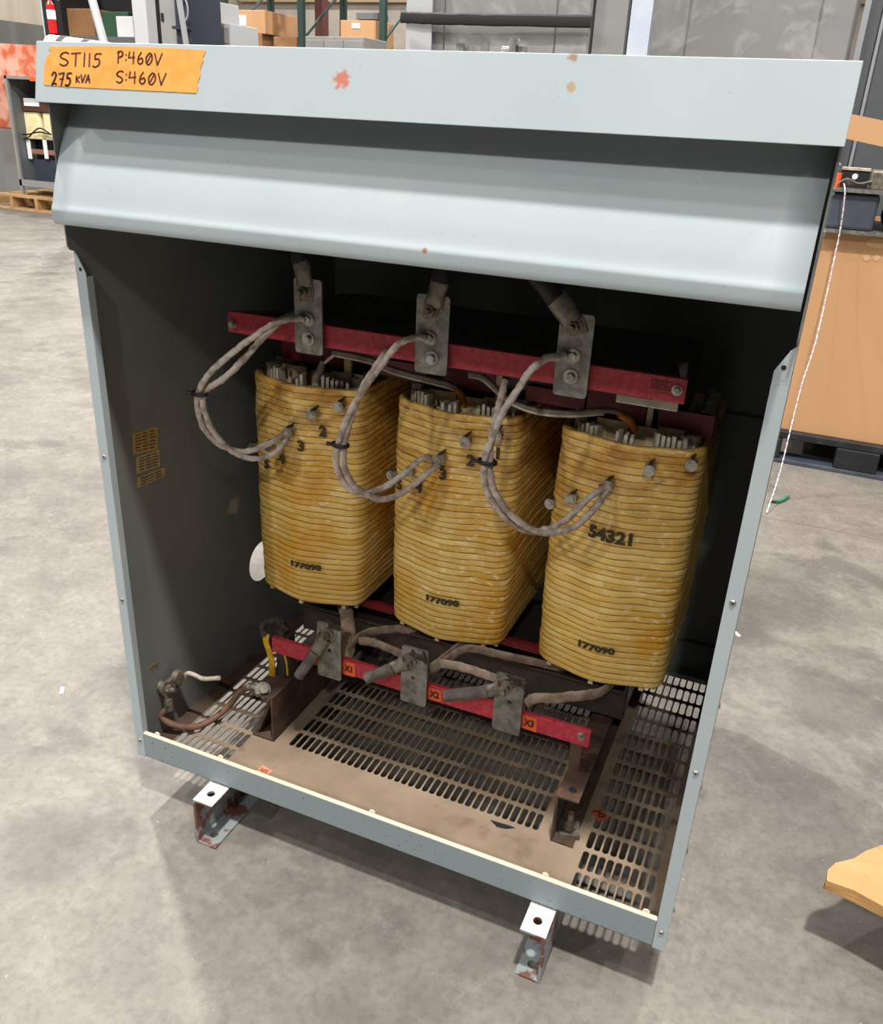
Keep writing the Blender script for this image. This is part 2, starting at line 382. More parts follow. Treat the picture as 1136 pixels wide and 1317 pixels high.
# side panels, the left with a round knock-out
def side_poly():
    pts = [(0, 0), (0, .930), (-.004, .931)]
    for a in range(0, 91, 15): pts.append((-.003 - .010 * math.sin(math.radians(a)), .941 - .010 * math.cos(math.radians(a))))
    pts += [(-.013, TOP - .004), (D, TOP - .004), (D, 0)]
    return pts
def side_panel(x, hole=None):
    import mathutils
    sp_ = side_poly()
    bm = bmesh.new()
    outer = [bm.verts.new((0, y, z)) for y, z in sp_]
    edges = [bm.edges.new((outer[i], outer[(i + 1) % len(outer)])) for i in range(len(outer))]
    if hole:
        cy, cz, r = hole; hv = [bm.verts.new((0, cy + r * math.cos(2 * math.pi * i / 36), cz + r * math.sin(2 * math.pi * i / 36))) for i in range(36)]
        edges += [bm.edges.new((hv[i], hv[(i + 1) % 36])) for i in range(36)]
    bmesh.ops.triangle_fill(bm, use_beauty=True, use_dissolve=False, edges=edges)
    me = bpy.data.meshes.new('side_panel'); bm.to_mesh(me); bm.free(); me.materials.append(M['panel'])
    o = bpy.data.objects.new('side_panel', me); col.objects.link(o); put(o, cab)
    for v in me.vertices: v.co.x += x
    so = o.modifiers.new('solid', 'SOLIDIFY'); so.thickness = .002; so.offset = 0
    return o
sl = side_panel(.001, (.425, .217, .046)); sr = side_panel(.999)
mb = MB()
for y, z in ((-.006, 1.16), (-.007, 1.108), (-.006, 1.085), (-.004, 1.045), (.02, .30), (.02, .18), (.02, .44), (.02, .06)):
    MB().cyl((1.0, y + .006, z), (1.0025, y + .006, z), .0045, .003, n=12).build('rivet', 'bolt', sr)
mb = MB(); mb.box((0, D, 0), (1, D + .002, TOP - .004)); mb.box((.002, D - .012, .085), (.998, D, .088)); mb.box((.002, D - .03, .0), (.998, D, .012)); mb.box((.002, D - .012, .62), (.998, D, .622))
mb.build('back_panel', 'panel', cab)
# dirt ledge strips inside at the foot of the walls
MB().box((.002, .02, .001), (.0335, D - .01, .003)).build('floor_flange', 'rust', cab)
# front posts (flange + return)
for side in (0, 1):
    sgn = 1 if side == 0 else -1; X = lambda q: q if side == 0 else 1 - q
    mb = MB()
    mb.prism([(X(0), -.002, 0), (X(.0186), -.002, 0), (X(.0186), -.002, .900), (X(.006), -.002, .924), (X(0), -.002, .930)], (0, .002, 0))
    mb.box((X(.0171), 0, .004), (X(.0186), .012, .895))
    p_ = mb.build('front_post', 'paint', cab, bevel=.0005)
    zs = (.905, .610, .343, .036)
    for i, z in enumerate(zs):
        b = MB()
        c_ = Vector((X(.0095), -.002, z))
        if i == 0: b.cyl(c_ + Vector((0, .0005, 0)), c_ - Vector((0, .0003, 0)), .0028, n=16); b.build('screw_hole', 'black', p_)
        else:
            b.cyl(c_, c_ - Vector((0, .0015, 0)), .0042, .003, n=16); q = b.build('rivet', 'bolt', p_)
            MB().cyl(c_ - Vector((0, .0014, 0)), c_ - Vector((0, .0018, 0)), .0014, n=10).build('rivet_hole', 'black', p_)
# sill
mb = MB(); mb.box((.0192, -.002, .003), (.9808, 0, .0555)); mb.box((.0192, -.002, .003), (.9808, .03, .0045))
sill = mb.build('sill', 'sill', cab, bevel=.0004)
MB().box((.0192, -.0019, .0555), (.9808, .006, .0567)).build('sill_edge', 'dust_edge', sill)
for px, py in ((207 + 1, 955), (295, 978), (485, 1050), (704, 1130), (831, 1177)):
    c_ = at(px, py, z=.03); 
    MB().cyl((c_.x, .0065, .0545), (c_.x, .0095, .0545), .006, n=14).build('rivet', 'dust_edge', sill)
# floor pan with slots
PX, PY = .0143, .05; SW, SL = .0055, .0212    # half width / half length
mb = MB()
ZT, ZB = .001, -.001
cells = []
def grid(xs, ys):
    for x in xs:
        for y in ys: cells.append((x, y))
left_x = [1 - (.958 - PX * i) for i in range(9)]; right_x = [.958 - PX * i for i in range(9)]; mid_x = [.4965 + PX * (i - 17.5) for i in range(36)]
rows_side = [.068 + PY * i for i in range(14)]; rows_mid = [.168 + PY * i for i in range(12)]
grid(left_x, rows_side); grid(right_x, rows_side); grid(mid_x, rows_mid)
def slot(cx, cy):
    pts = []
    for a in range(0, 181, 30): pts.append((cx + SW * math.cos(math.radians(a)), cy + (SL - SW) + SW * math.sin(math.radians(a))))
    for a in range(180, 361, 30): pts.append((cx + SW * math.cos(math.radians(a)), cy - (SL - SW) + SW * math.sin(math.radians(a))))
    return pts
for cx, cy in cells:
    s_ = slot(cx, cy); n = len(s_); o_ = []
    for x, y in s_:       # project on the cell border
        dx, dy = x - cx, y - cy
        k_ = min(PX / 2 / abs(dx) if abs(dx) > 1e-9 else 1e9, PY / 2 / abs(dy) if abs(dy) > 1e-9 else 1e9)
        if abs(dy) < SL - SW + 1e-6: o_.append((cx + math.copysign(PX / 2, dx), y))
        else: o_.append([cx + dx * k_, cy + dy * k_])
    # corners: snap nearest projected point of each quadrant
    for qx in (-1, 1):
        for qy in (-1, 1):
            i_ = min(range(n), key=lambda i: (o_[i][0] - cx - qx * PX / 2) ** 2 + (o_[i][1] - cy - qy * PY / 2) ** 2 * .2)
            o_[i_] = (cx + qx * PX / 2, cy + qy * PY / 2)
    vs = [(x, y, ZT) for x, y in s_] + [(x, y, ZT) for x, y in o_] + [(x, y, ZB) for x, y in s_] + [(x, y, ZB) for x, y in o_]
    fs = []
    for i in range(n):
        j = (i + 1) % n
        fs.append((i, n + i, n + j, j)); fs.append((2 * n + i, 2 * n + j, 3 * n + j, 3 * n + i)); fs.append((i, j, 2 * n + j, 2 * n + i))
    mb.add(vs, fs)
lx0, lx1 = min(left_x) - PX / 2, max(left_x) + PX / 2; rx0, rx1 = min(right_x) - PX / 2, max(right_x) + PX / 2; mx0, mx1 = min(mid_x) - PX / 2, max(mid_x) + PX / 2
ys0, ys1 = rows_side[0] - PY / 2, rows_side[-1] + PY / 2; ym0, ym1 = rows_mid[0] - PY / 2, rows_mid[-1] + PY / 2
for a, b in (((.0, 0.002), (1, ys0)), ((0, ys1), (1, D)), ((0, ys0), (lx0, ys1)), ((lx1, ys0), (mx0, ys1)), ((mx1, ys0), (rx0, ys1)), ((rx1, ys0), (1, ys1)), ((mx0, ys0), (mx1, ym0)), ((mx0, ym1), (mx1, ys1))):
    mb.box((a[0], a[1], ZB), (b[0], b[1], ZT))
pan = mb.build('floor_pan', 'pan', cab, recalc=False)
# punched tab in the pan
c_ = at(645, 1062, z=.002)
MB().prism([c_ + Vector((-.022, .004, 0)), c_ + Vector((-.006, -.006, 0)), c_ + Vector((.010, -.003, 0)), c_ + Vector((.024, .006, 0)), c_ + Vector((.004, .006, 0))], (0, 0, .0006)).build('knockout_hole', 'black', pan)
# foot rails: channels running front to back under the pan
def channel(x0, x1, y0, y1, z0, z1, web, th=.005, material='rust', name='foot_rail', parent=None, hole=None):
    mb = MB()
    if hole:   # top and bottom flange with a bolt hole near the front end
        for zz in ((z1 - th, z1), (z0, z0 + th)):
            cx, cy, r = (x0 + x1) / 2, hole, .0072; n = 24; yb = cy + .022
            ring = [(cx + r * math.cos(2 * math.pi * i / n), cy + r * math.sin(2 * math.pi * i / n)) for i in range(n)]
            out = []
            for x, y in ring:
                dx, dy = x - cx, y - cy
                lim = [((x1 - cx) if dx > 0 else (cx - x0)) / abs(dx) if abs(dx) > 1e-9 else 1e9, ((yb - cy) if dy > 0 else (cy - y0)) / abs(dy) if abs(dy) > 1e-9 else 1e9]
                out.append([cx + dx * min(lim), cy + dy * min(lim)])
            for X_ in (x0, x1):
                for Y_ in (y0, yb):
                    i_ = min(range(n), key=lambda i: (out[i][0] - X_) ** 2 + (out[i][1] - Y_) ** 2); out[i_] = [X_, Y_]
            vs = [(x, y, z) for z in zz for x, y in ring] + [(x, y, z) for z in zz for x, y in out]
            fs = []
            for i in range(n):
                j = (i + 1) % n
                fs += [(n + i, 3 * n + i, 3 * n + j, n + j), (i, j, 2 * n + j, 2 * n + i), (i, n + i, n + j, j), (2 * n + i, 2 * n + j, 3 * n + j, 3 * n + i)]
            mb.add(vs, fs); mb.box((x0, yb, zz[0]), (x1, y1, zz[1]))
    else:
        mb.box((x0, y0, z1 - th), (x1, y1, z1)); mb.box((x0, y0, z0), (x1, y1, z0 + th))
    w = (x0, x0 + th) if web < 0 else (x1 - th, x1)
    mb.box((w[0], y0, z0 + th), (w[1], y1, z1 - th))
    return mb.build(name, material, parent, bevel=0.0006)
channel(.166, .208, -.052, D, GZ, -.002, -1, material='foot', parent=cab, hole=-.026)
channel(.788, .830, -.056, D, GZ, -.002, 1, material='foot', parent=cab, hole=-.030)
# tape note with handwriting
def lidpt(px, py, lift=0.0):
    z = 1.16; p_ = None
    for _ in range(6):
        p_ = at(px, py, y=lid_y(z)); z = p_.z
    return p_ + Vector((0, -1, -.22)).normalized() * lift
edge = [(64, 60), (63, 63), (67, 66), (61, 72), (58, 82), (56, 95), (57, 109), (90, 111.5), (130, 113.5), (180, 116), (225, 118), (253, 119.5), (255, 112), (254, 107), (258, 98), (258, 88), (262, 78), (261, 74), (265, 66), (264, 64), (200, 61), (130, 59)]
tp = MB().prism([lidpt(u, v, .0002) for u, v in edge], Vector((0, -.0006, -.00013))).build('tape_label', 'tape', cab)
tag(tp, 'strip of orange masking tape with handwriting')
GL = {  # pen strokes in a unit cell (x right, y up)
 'S': [[(.95, .9), (.7, 1), (.35, .95), (.12, .78), (.2, .6), (.6, .48), (.9, .3), (.8, .08), (.45, 0), (.1, .12)]],
 'T': [[(0, .95), (1, 1)], [(.5, .97), (.52, 0)]], '1': [[(.45, 1), (.5, 0)]],
 '5': [[(1, 1), (.35, .97), (.3, .6), (.65, .62), (.85, .4), (.7, .12), (.3, 0), (.05, .1)]],
 'P': [[(.25, 0), (.2, 1)], [(.05, .85), (.5, 1), (.85, .85), (.75, .58), (.25, .45)]],
 ':': [[(.4, .75), (.42, .68)], [(.45, .3), (.47, .23)]],
 '4': [[(.15, 1), (.05, .5), (.85, .55)], [(.7, 1), (.75, 0)]],
 '6': [[(.55, 1), (.2, .6), (.15, .2), (.5, 0), (.85, .2), (.7, .5), (.25, .4)]],
 '0': [[(.5, 1), (.12, .6), (.2, .12), (.55, 0), (.9, .4), (.8, .85), (.5, 1)], [(.3, .2), (.7, .8)]],
 'V': [[(.0, 1), (.45, 0), (1, 1)]],
 '2': [[(.05, .75), (.35, 1), (.75, .85), (.6, .45), (.15, .02), (.5, .12), (.9, .05)]],
 '7': [[(0, .9), (.9, 1), (.55, 0)], [(.25, .5), (.85, .5)]],
 'K': [[(.15, .85), (.25, 0)], [(.9, .75), (.25, .4), (.95, .0)]],
 'A': [[(.0, 0), (.5, 1), (.95, 0)], [(.15, .35), (.85, .4)]],
}
def write(txt, x0, y0, x1, y1, h, pen, widths=None):
    n = len(txt); mb = MB(); ws = widths or [1] * n; tot = sum(ws); acc = 0
    for i, ch in enumerate(txt):
        cw = (x1 - x0) * ws[i] / tot; cx = x0 + (x1 - x0) * acc / tot; acc += ws[i]
        by = y0 + (y1 - y0) * (acc / tot)
        for st in GL.get(ch, []):
            P = [Vector((cx + cw * .82 * a + (b_ - .5) * 1.0, by - h * b_, 0)) for a, b_ in st]
            P = spline(P, 5) if len(P) > 3 else P
            for a, b_ in zip(P, P[1:]):
                d = (b_ - a); 
                if d.length < 1e-6: continue
                nrm = Vector((-d.y, d.x, 0)).normalized() * pen / 2; e = d.normalized() * pen * .3
                q = [a - nrm - e, b_ - nrm + e, b_ + nrm + e, a + nrm - e]
                mb.add([lidpt(w.x, w.y, .0012) for w in q], [(0, 1, 2, 3)])
    return mb.build('handwriting', 'marker', tp, recalc=True)
write('ST115', 77, 83.5, 133, 86, 17, 1.9, [1.15, 1.1, .5, .5, 1])
write('P:460V', 151, 80, 211, 83.5, 15, 1.9, [.9, .35, 1, .9, 1, 1])
write('275', 67, 108, 94, 110, 16, 2.3)
write('KVA', 98, 105.5, 118, 106, 10, 1.9)
write('S:460V', 150, 105.5, 216, 109, 15, 1.9, [.95, .4, 1.1, .95, 1.1, 1])
# stickers on the inside of the left wall
for i, (q, mtl, rows) in enumerate(((((170, 558), (203, 548), (203, 578), (171, 585)), 'sticker_gold', 6), (((175, 588), (205, 578), (206, 600), (176, 609)), 'sticker', 5), (((176, 615), (211, 601), (212, 612), (177, 628)), 'sticker', 3))):
    P = [at(u, v, x=.0022) for u, v in q]
    st = MB().prism(P, (.0005, 0, 0)).build('rating_sticker', mtl, cab)
    mb = MB()
    for r in range(rows):
        for sgm in range(3):
            f0, f1 = (r + .38) / rows * .86 + .05, (r + .68) / rows * .86 + .05
            a0 = .08 + .28 * sgm + random.uniform(0, .03); a1 = a0 + random.uniform(.18, .27)
            g = lambda a, f: P[0].lerp(P[1], a).lerp(P[3].lerp(P[2], a), f) + Vector((.0009, 0, 0))
            mb.add([g(a0, f0), g(a1, f0), g(a1, f1), g(a0, f1)], [(0, 1, 2, 3)])
    mb.build('printed_lines', 'ink', st)
P = [at(u, v, x=.0022) for u, v in ((192, 858), (203, 851), (204, 855), (194, 864))]
g_ = MB().prism(P, (.0004, 0, 0)).build('ground_sticker', 'sticker', cab)
text_on('lettering', 'GND', .010, (P[0] + P[2]) / 2 + Vector((.0006, 0, 0)), (0, 1, -.05), (0, 0, 1), 'ink', g_, .0003)
# ground lug, stud and cable (left wall)
mb = MB(); s0 = Vector((.002, .075, .108))
mb.cyl(s0, s0 + Vector((.012, 0, 0)), .0115, n=24); mb.cyl(s0 + Vector((.012, 0, 0)), s0 + Vector((.016, 0, 0)), .015, n=24)
mb.box(s0 + Vector((.014, -.008, -.03)), s0 + Vector((.019, .008, 0)))
mb.build('ground_lug', 'lug', cab, bevel=.0008)
MB().cyl(s0 + Vector((.014, 0, 0)), s0 + Vector((.034, 0, 0)), .0045, n=14).cyl(s0 + Vector((.016, 0, 0)), s0 + Vector((.024, 0, 0)), .0085, n=6).build('stud', 'bolt_dirty', cab)
MB().cyl(s0 + Vector((.012, .030, .008)), s0 + Vector((.024, .030, .008)), .014, n=18).box(s0 + Vector((.010, .0, -.002)), s0 + Vector((.018, .034, .014))).build('set_screw_lug', 'lug', cab, bevel=.0008)
mb = MB(); mb.cyl(s0 + Vector((.017, 0, -.022)), s0 + Vector((.017, -.002, -.048)), .0088, n=16); mb.build('cable_barrel', 'lug', cab)
gc = spline([s0 + Vector((.017, -.002, -.045))] + [at(u, v, z=zz) for u, v, zz in ((208, 920, .045), (218, 930, .03), (238, 935, .02), (258, 933, .015), (278, 922, .02), (295, 907, .04), (308, 891, .075), (320, 883, .105))], 8)
MB().tube(gc, .0066, wob=.06).build('ground_cable', 'brown', cab)
e_ = at(320, 883, z=.105); f_ = at(336, 886, z=.1075)
MB().cyl(e_, f_, .0085, n=16).cyl(at(338, 887, z=.1045), at(338, 887, z=.110), .015, n=24).cyl(at(340, 886, z=.110), at(340, 886, z=.118), .009, n=6).build('channel_lug', 'lug', cab, bevel=.0006)
wp = spline([s0 + Vector((.018, .034, .010)), at(228, 884, y=.11), at(236, 873, y=.12), at(242, 866, y=.12), at(252, 869, y=.12), at(262, 873, y=.12), at(282, 872, y=.12)], 8)
n_ = len(wp) // 3
MB().tube(wp[:n_ + 1], .0028).build('bare_ground_strand', 'lug', cab)
MB().tube(wp[n_:], .0045, wob=.1).build('white_ground_wire', 'wire_pale', cab)
# stickers on the pan
c_ = at(340, 992, z=.0016); q_ = MB().prism([c_ + Vector((-.014, -.006, 0)), c_ + Vector((.012, -.010, 0)), c_ + Vector((.014, .008, 0)), c_ + Vector((-.012, .012, 0))], (0, 0, .0005)).build('floor_sticker', 'pink_label', cab)
text_on('lettering', 'H1', .014, c_ + Vector((0, 0, .0008)), (1, -.1, 0), (.1, 1, 0), 'orange_dusty', q_, .0004)

# ================================================================== TRANSFORMER
tr = thing('transformer', (.4965, .45, .001), 'three-coil dry transformer with amber wound coils and red bars, bolted inside the grey cabinet', 'transformer')
YF, YB, BUL, HW = .292, .606, .034, .114
def fillet(poly, rad, k=7):
    out = []; n = len(poly)
    for i in range(n):
        p_, a, b = Vector(poly[i]), Vector(poly[i - 1]), Vector(poly[(i + 1) % n]); r = rad[i]
        d1 = (a - p_).normalized() * r; d2 = (b - p_).normalized() * r; s_, e_ = p_ + d1, p_ + d2
        for j in range(k + 1):
            q = j / k; out.append(s_ * (1 - q) ** 2 + p_ * 2 * q * (1 - q) + e_ * q * q)
    return out
def profile(inset=0.0, n=220, hw=HW):
    w = hw - inset; poly = [(0, YF - BUL + inset, 0), (w, YF + inset, 0), (w, YB - inset, 0), (0, YB + BUL - inset, 0), (-w, YB - inset, 0), (-w, YF + inset, 0)]
    f = fillet(poly, [.028, .026, .034, .03, .034, .034]); f.append(f[0].copy())
    # start at the front apex
    k0 = min(range(len(f) - 1), key=lambda i: f[i].y); f = f[k0:-1] + f[:k0]; f.append(f[0].copy())
    L = [0]
    for a, b in zip(f, f[1:]): L.append(L[-1] + (b - a).length)
    out = []; j = 0
    for i in range(n):
        s_ = L[-1] * i / n
        while L[j + 1] < s_: j += 1
        q = (s_ - L[j]) / max(L[j + 1] - L[j], 1e-9); out.append(f[j].lerp(f[j + 1], q))
    return out, L[-1]
PROF, PLEN = profile()
def on_coil(cx, s_, z, lift):
    n = len(PROF); q = (s_ / PLEN * n) % n; i = int(q); a, b = PROF[i], PROF[(i + 1) % n]; p_ = a.lerp(b, q - i)
    d = (b - a).normalized(); nr = Vector((d.y, -d.x, 0))
    return Vector((cx + p_.x, p_.y, z)) + nr * lift
def coil_hit(cx, px, py):
    """surface coordinate (s, z) of the front face under a photo pixel"""
    best = None
    for i in range(-70, 71):
        s_ = i * .002; p_ = on_coil(cx, s_, 0, 0); q = at(px, py, y=p_.y); e = abs(q.x - p_.x)
        if best is None or e < best[0]: best = (e, s_, q.z)
    return best[1], best[2]
CX = (.2035, .4965, .7895); ZC0, ZC1 = .257, .692; NB = 38
def make_coil(ci):
    cx = CX[ci]; rnd = random.Random(11 + ci); n = len(PROF)
    boff = [rnd.uniform(-.0009, .0009) for _ in range(NB)]
    zr = [(b + t_, t_, b) for b in range(NB) for t_ in (0.02, .12, .5, .88)] + [(NB - .001, .999, NB - 1)]
    vs = []; uvs = []
    for v_, t_, b in zr:
        f = v_ / NB
        for i in range(n):
            s_ = i / n * PLEN; nz = Vector((math.cos(i / n * 2 * math.pi) * .9, math.sin(i / n * 2 * math.pi) * .9, f * 3 + ci * 9.1))
            env = math.sin(math.pi * min(1, max(0, f))) ** .5
            dz = .007 * noise.noise(nz) * env + .0026 * noise.noise(nz * 5) * env + .0010 * noise.noise(Vector((i * .12, b * 3.7, ci)))
            bulge = .0010 * (1 - abs(2 * t_ - 1) ** 3)
            r = bulge + boff[b] + .0016 * noise.noise(nz * 1.7) + .0004 * noise.noise(Vector((i * .35, v_ * 1.3, ci)))
            r += .003 * math.sin(math.pi * f) - .001
            if f > .8: r += .0025 * noise.noise(Vector((nz.x * 2.4, nz.y * 2.4, f * 9)))
            q = on_coil(cx, s_, ZC0 + (ZC1 - ZC0) * f + dz, r); vs.append(q); uvs.append((s_, v_))
    m_ = len(zr); fs = [(r * n + i, r * n + (i + 1) % n, (r + 1) * n + (i + 1) % n, (r + 1) * n + i) for r in range(m_ - 1) for i in range(n)]
    # inner wall and top / bottom rims
    o = len(vs)
    for z in (ZC1, ZC1 - .06):
        for p_ in profile(.009)[0]: vs.append(Vector((cx + p_.x, p_.y, z))); uvs.append((0, .5))
    for i in range(n):
        j = (i + 1) % n; fs.append(((m_ - 1) * n + i, (m_ - 1) * n + j, o + j, o + i)); fs.append((o + i, o + j, o + n + j, o + n + i))
    o2 = len(vs)
    for ins_, zz_ in ((.012, ZC0 + .001), (.013, ZC0 - .009), (.022, ZC0 - .009), (.024, ZC0 + .03)):
        for p_ in profile(ins_)[0]: vs.append(Vector((cx + p_.x, p_.y, zz_))); uvs.append((0, .5))
    for i in range(n):
        j = (i + 1) % n; fs.append((i, o2 + i, o2 + j, j))
        for q_ in range(3): fs.append((o2 + q_ * n + i, o2 + (q_ + 1) * n + i, o2 + (q_ + 1) * n + j, o2 + q_ * n + j))
    mb = MB(); mb.add(vs, fs, True)
    co = mb.build('coil', 'coil', tr, recalc=False)
    uvl = co.data.uv_layers.new(name='UVMap')
    for lp in co.data.loops:
        u, v_ = uvs[lp.vertex_index]; uvl.data[lp.index].uv = (u, v_)
    for poly in co.data.polygons:      # close the seam
        us = [uvl.data[l].uv[0] for l in poly.loop_indices]
        if max(us) - min(us) > PLEN / 2:
            for l in poly.loop_indices:
                if uvl.data[l].uv[0] < PLEN / 2: uvl.data[l].uv[0] += PLEN
    # cream barrier tubes inside
    for ins, z1, w in ((.034, .684, .003), (.062, .698, .004)):
        a = profile(ins)[0]; b = profile(ins + w)[0]; n2 = len(a)
        vs = [Vector((cx + q.x, q.y, z)) for z in (z1, ZC0 + .004) for pr in (a, b) for q in pr]
        fs = []
        for i in range(n2):
            j = (i + 1) % n2
            fs += [(i, j, n2 + j, n2 + i), (i, 2 * n2 + i, 2 * n2 + j, j), (n2 + i, n2 + j, 3 * n2 + j, 3 * n2 + i), (2 * n2 + i, 3 * n2 + i, 3 * n2 + j, 2 * n2 + j)]
        MB().add(vs, fs, True).build('barrier_tube', 'cream', co)
    # winding block between the two tubes
    a = profile(.038)[0]; b = profile(.061)[0]; n2 = len(a)
    vs = [Vector((cx + q.x, q.y, z)) for z in (.668, ZC0 + .006) for pr in (a, b) for q in pr]; fs = []
    for i in range(n2):
        j = (i + 1) % n2; fs += [(i, j, n2 + j, n2 + i), (2 * n2 + i, 3 * n2 + i, 3 * n2 + j, 2 * n2 + j)]
    MB().add(vs, fs).build('inner_winding', 'cream', co)
    # vertical spacer sticks standing in the duct, in clusters
    mids = profile(.021)[0]; L_ = len(mids)
    frac = []
    for c0, k_ in ((.075, 6), (-.075, 6), (.0, 3), (.135, 5), (-.135, 4), (.19, 3), (.25, 2), (-.19, 3), (.33, 3), (.4, 3), (.5, 3), (-.3, 3), (-.4, 3)):
        for j in range(k_): frac.append(c0 + (j - (k_ - 1) / 2) * .0098)
    for fr_ in frac:
        i = int((fr_ % 1) * L_); p_ = mids[i]; d = (mids[(i + 1) % L_] - p_).normalized(); nr = Vector((d.y, -d.x, 0))
        q = Vector((cx + p_.x, p_.y, 0)); h = ZC1 + rnd.uniform(.010, .022)
        mbs = MB(); a_, b_ = d * .0026, nr * .0085
        mbs.prism([q - a_ - b_ + Vector((0, 0, ZC0 - .003)), q + a_ - b_ + Vector((0, 0, ZC0 - .003)), q + a_ + b_ + Vector((0, 0, ZC0 - .003)), q - a_ + b_ + Vector((0, 0, ZC0 - .003))], (0, 0, h - ZC0))
        mbs.build('spacer', 'stick', co)
    # pale paper flags standing up at the front
    for k_, (dx, y_, w_, h_) in enumerate(((-.035, .306, .05, .012), (.022, .309, .045, .008), (.055, .318, .04, .010))):
        MB().box((cx + dx - w_ / 2, y_ + .012, .64), (cx + dx + w_ / 2, y_ + .014, ZC1 + h_ + .006)).build('paper_flag', 'cream', co)
    # little feet under the coil
    for fr_ in (.0, .085, -.085, .12):
        q = on_coil(cx, fr_ * PLEN, ZC0, -.012)
        MB().box(q - Vector((.004, .004, .012)), q + Vector((.004, .004, .004))).build('foot_peg', 'cream', co)
    return co
coils = [make_coil(i) for i in range(3)]
def coil_text(ci, body, px, py, size, bold=.0006, sx=1.0, tilt=0.0, patch=None):
    s0_, z0_ = coil_hit(CX[ci], px, py); 
    vs, fs = text_tris(body, size, bold)
    ct, st = math.cos(tilt), math.sin(tilt)
    mb = MB()
    # split long triangles so the lettering follows the curved face
    bm = bmesh.new(); bv = [bm.verts.new(q) for q in vs]
    for f in fs:
        try: bm.faces.new([bv[i] for i in f])
        except ValueError: pass
    for _ in range(2):
        e = [e for e in bm.edges if e.calc_length() > .006]
        if e: bmesh.ops.subdivide_edges(bm, edges=e, cuts=1)
    bmesh.ops.triangulate(bm, faces=bm.faces); bm.verts.index_update()
    V_ = [on_coil(CX[ci], s0_ + (v.co.x * sx * ct - v.co.y * st), z0_ + v.co.x * sx * st + v.co.y * ct, .0062) for v in bm.verts]
    F_ = [tuple(v.index for v in f.verts) for f in bm.faces]; bm.free()
    mb.add(V_, F_)
    for o_ in (-.0008, .0008): mb.add([q + Vector((o_, 0, 0)) for q in V_], F_)
    mb.build('stamped_number', 'ink_coil', coils[ci], recalc=False)
for ci, (px, py) in enumerate(((394, 727), (569, 772), (766, 832))): coil_text(ci, '177090', px, py, .0175, .0006, 1.2, -.0)
coil_text(2, '54321', 786, 689, .030, .0010, .98, .0)
for ci, lst in ((0, ((2, 416, 554), (3, 389, 573), (4, 366, 590), (5, 346, 596))), (1, ((2, 606, 591), (1, 641, 582), (3, 571, 609), (4, 541, 626), (5, 517, 623)))):
    for d_, px, py in lst: coil_text(ci, str(d_), px, py, .027, .0010, .95)
# terminal studs on the coils
def stud(ci, px, py, big=False):
    s_, z_ = coil_hit(CX[ci], px, py); a = on_coil(CX[ci], s_, z_, -.001); d = (on_coil(CX[ci], s_, z_, 1) - a) * .25 + Vector((0, -1, 0)); d.normalize()
    mb = MB(); mb.cyl(a, a + d * .012, .0050, n=14); mb.cyl(a + d * .005, a + d * .0125, .0092, n=24); mb.cyl(a + d * .0120, a + d * .0155, .0070, n=16); mb.cyl(a + d * .0150, a + d * .0225, .0090, n=24)
    mb.cyl(a + d * .0225, a + d * .0245, .0070, n=6)
    mb.build('terminal_stud', 'bolt', coils[ci])
    # tail of the tap winding, a dark folded tab above the stud
    u = Vector((0, 0, 1)); MB().prism([a + d * .001 + u * .0075 + Vector((-.003, 0, 0)), a + d * .020 + u * .0085 + Vector((-.002, 0, 0)), a + d * .020 + u * .0085 + Vector((.003, 0, 0)), a + d * .001 + u * .013 + Vector((.005, 0, 0))], u * .0018).build('tap_tail', 'dark_rubber', coils[ci])
    # varnished hump where the tap comes out
    return a + d * .018, d
STUDS = [[(407, 530), (441, 519), (377, 552), (352, 570), (334, 572)], [(603, 564), (642, 556), (570, 587), (531, 603), (505, 606)], [(838, 600), (890, 593), (786, 620), (739, 637), (709, 642)]]
tips = [[stud(ci, u, v) for u, v in L] for ci, L in enumerate(STUDS)]
# core: legs, yokes, clamps
mb = MB(); mb.box((.145, .37, .70), (.85, .53, .805)); mb.box((.15, .37, .13), (.84, .53, .21))
for cx in CX: mb.box((cx - .048, .375, .215), (cx + .048, .525, .70))
mb.build('core', 'core', tr, bevel=.002)
mb = MB()
# upper front clamp: channel with a wide top flange reaching forward over the coils
mb.box((.165, .205, .797), (.828, .37, .802)); mb.box((.165, .355, .722), (.828, .366, .797)); mb.box((.165, .205, .785), (.828, .209, .797))
mb.box((.165, .53, .797), (.828, .56, .802)); mb.box((.165, .535, .72), (.828, .545, .797))
mb.build('upper_clamp', 'core', tr, bevel=.001)
mb = MB(); mb.box((.15, .355, .125), (.838, .362, .205)); mb.box((.15, .33, .199), (.838, .362, .205)); mb.box((.15, .545, .125), (.838, .552, .205))
mb.build('lower_clamp', 'core', tr, bevel=.001)
for x0, x1, y_, z0, z1 in ((.125, .26, .345, .712, .745), (.33, .42, .345, .712, .74), (.45, .56, .345, .712, .745), (.6, .70, .345, .71, .735), (.705, .80, .34, .70, .745), (.82, .905, .34, .70, .735), (.30, .42, .33, .235, .25), (.59, .70, .33, .235, .25)):
    MB().box((x0, y_, z0), (x1, y_ + .01, z1)).build('insulation_board', 'red_dark', tr)
for x0, x1 in ((.262, .275), (.55, .56), (.803, .812)):
    MB().box((x0, .335, .70), (x1, .342, .75)).build('spacer_block', 'cream', tr)
MB().box((.775, .212, .772), (.862, .222, .784)).build('packing_strip', 'stick', tr)
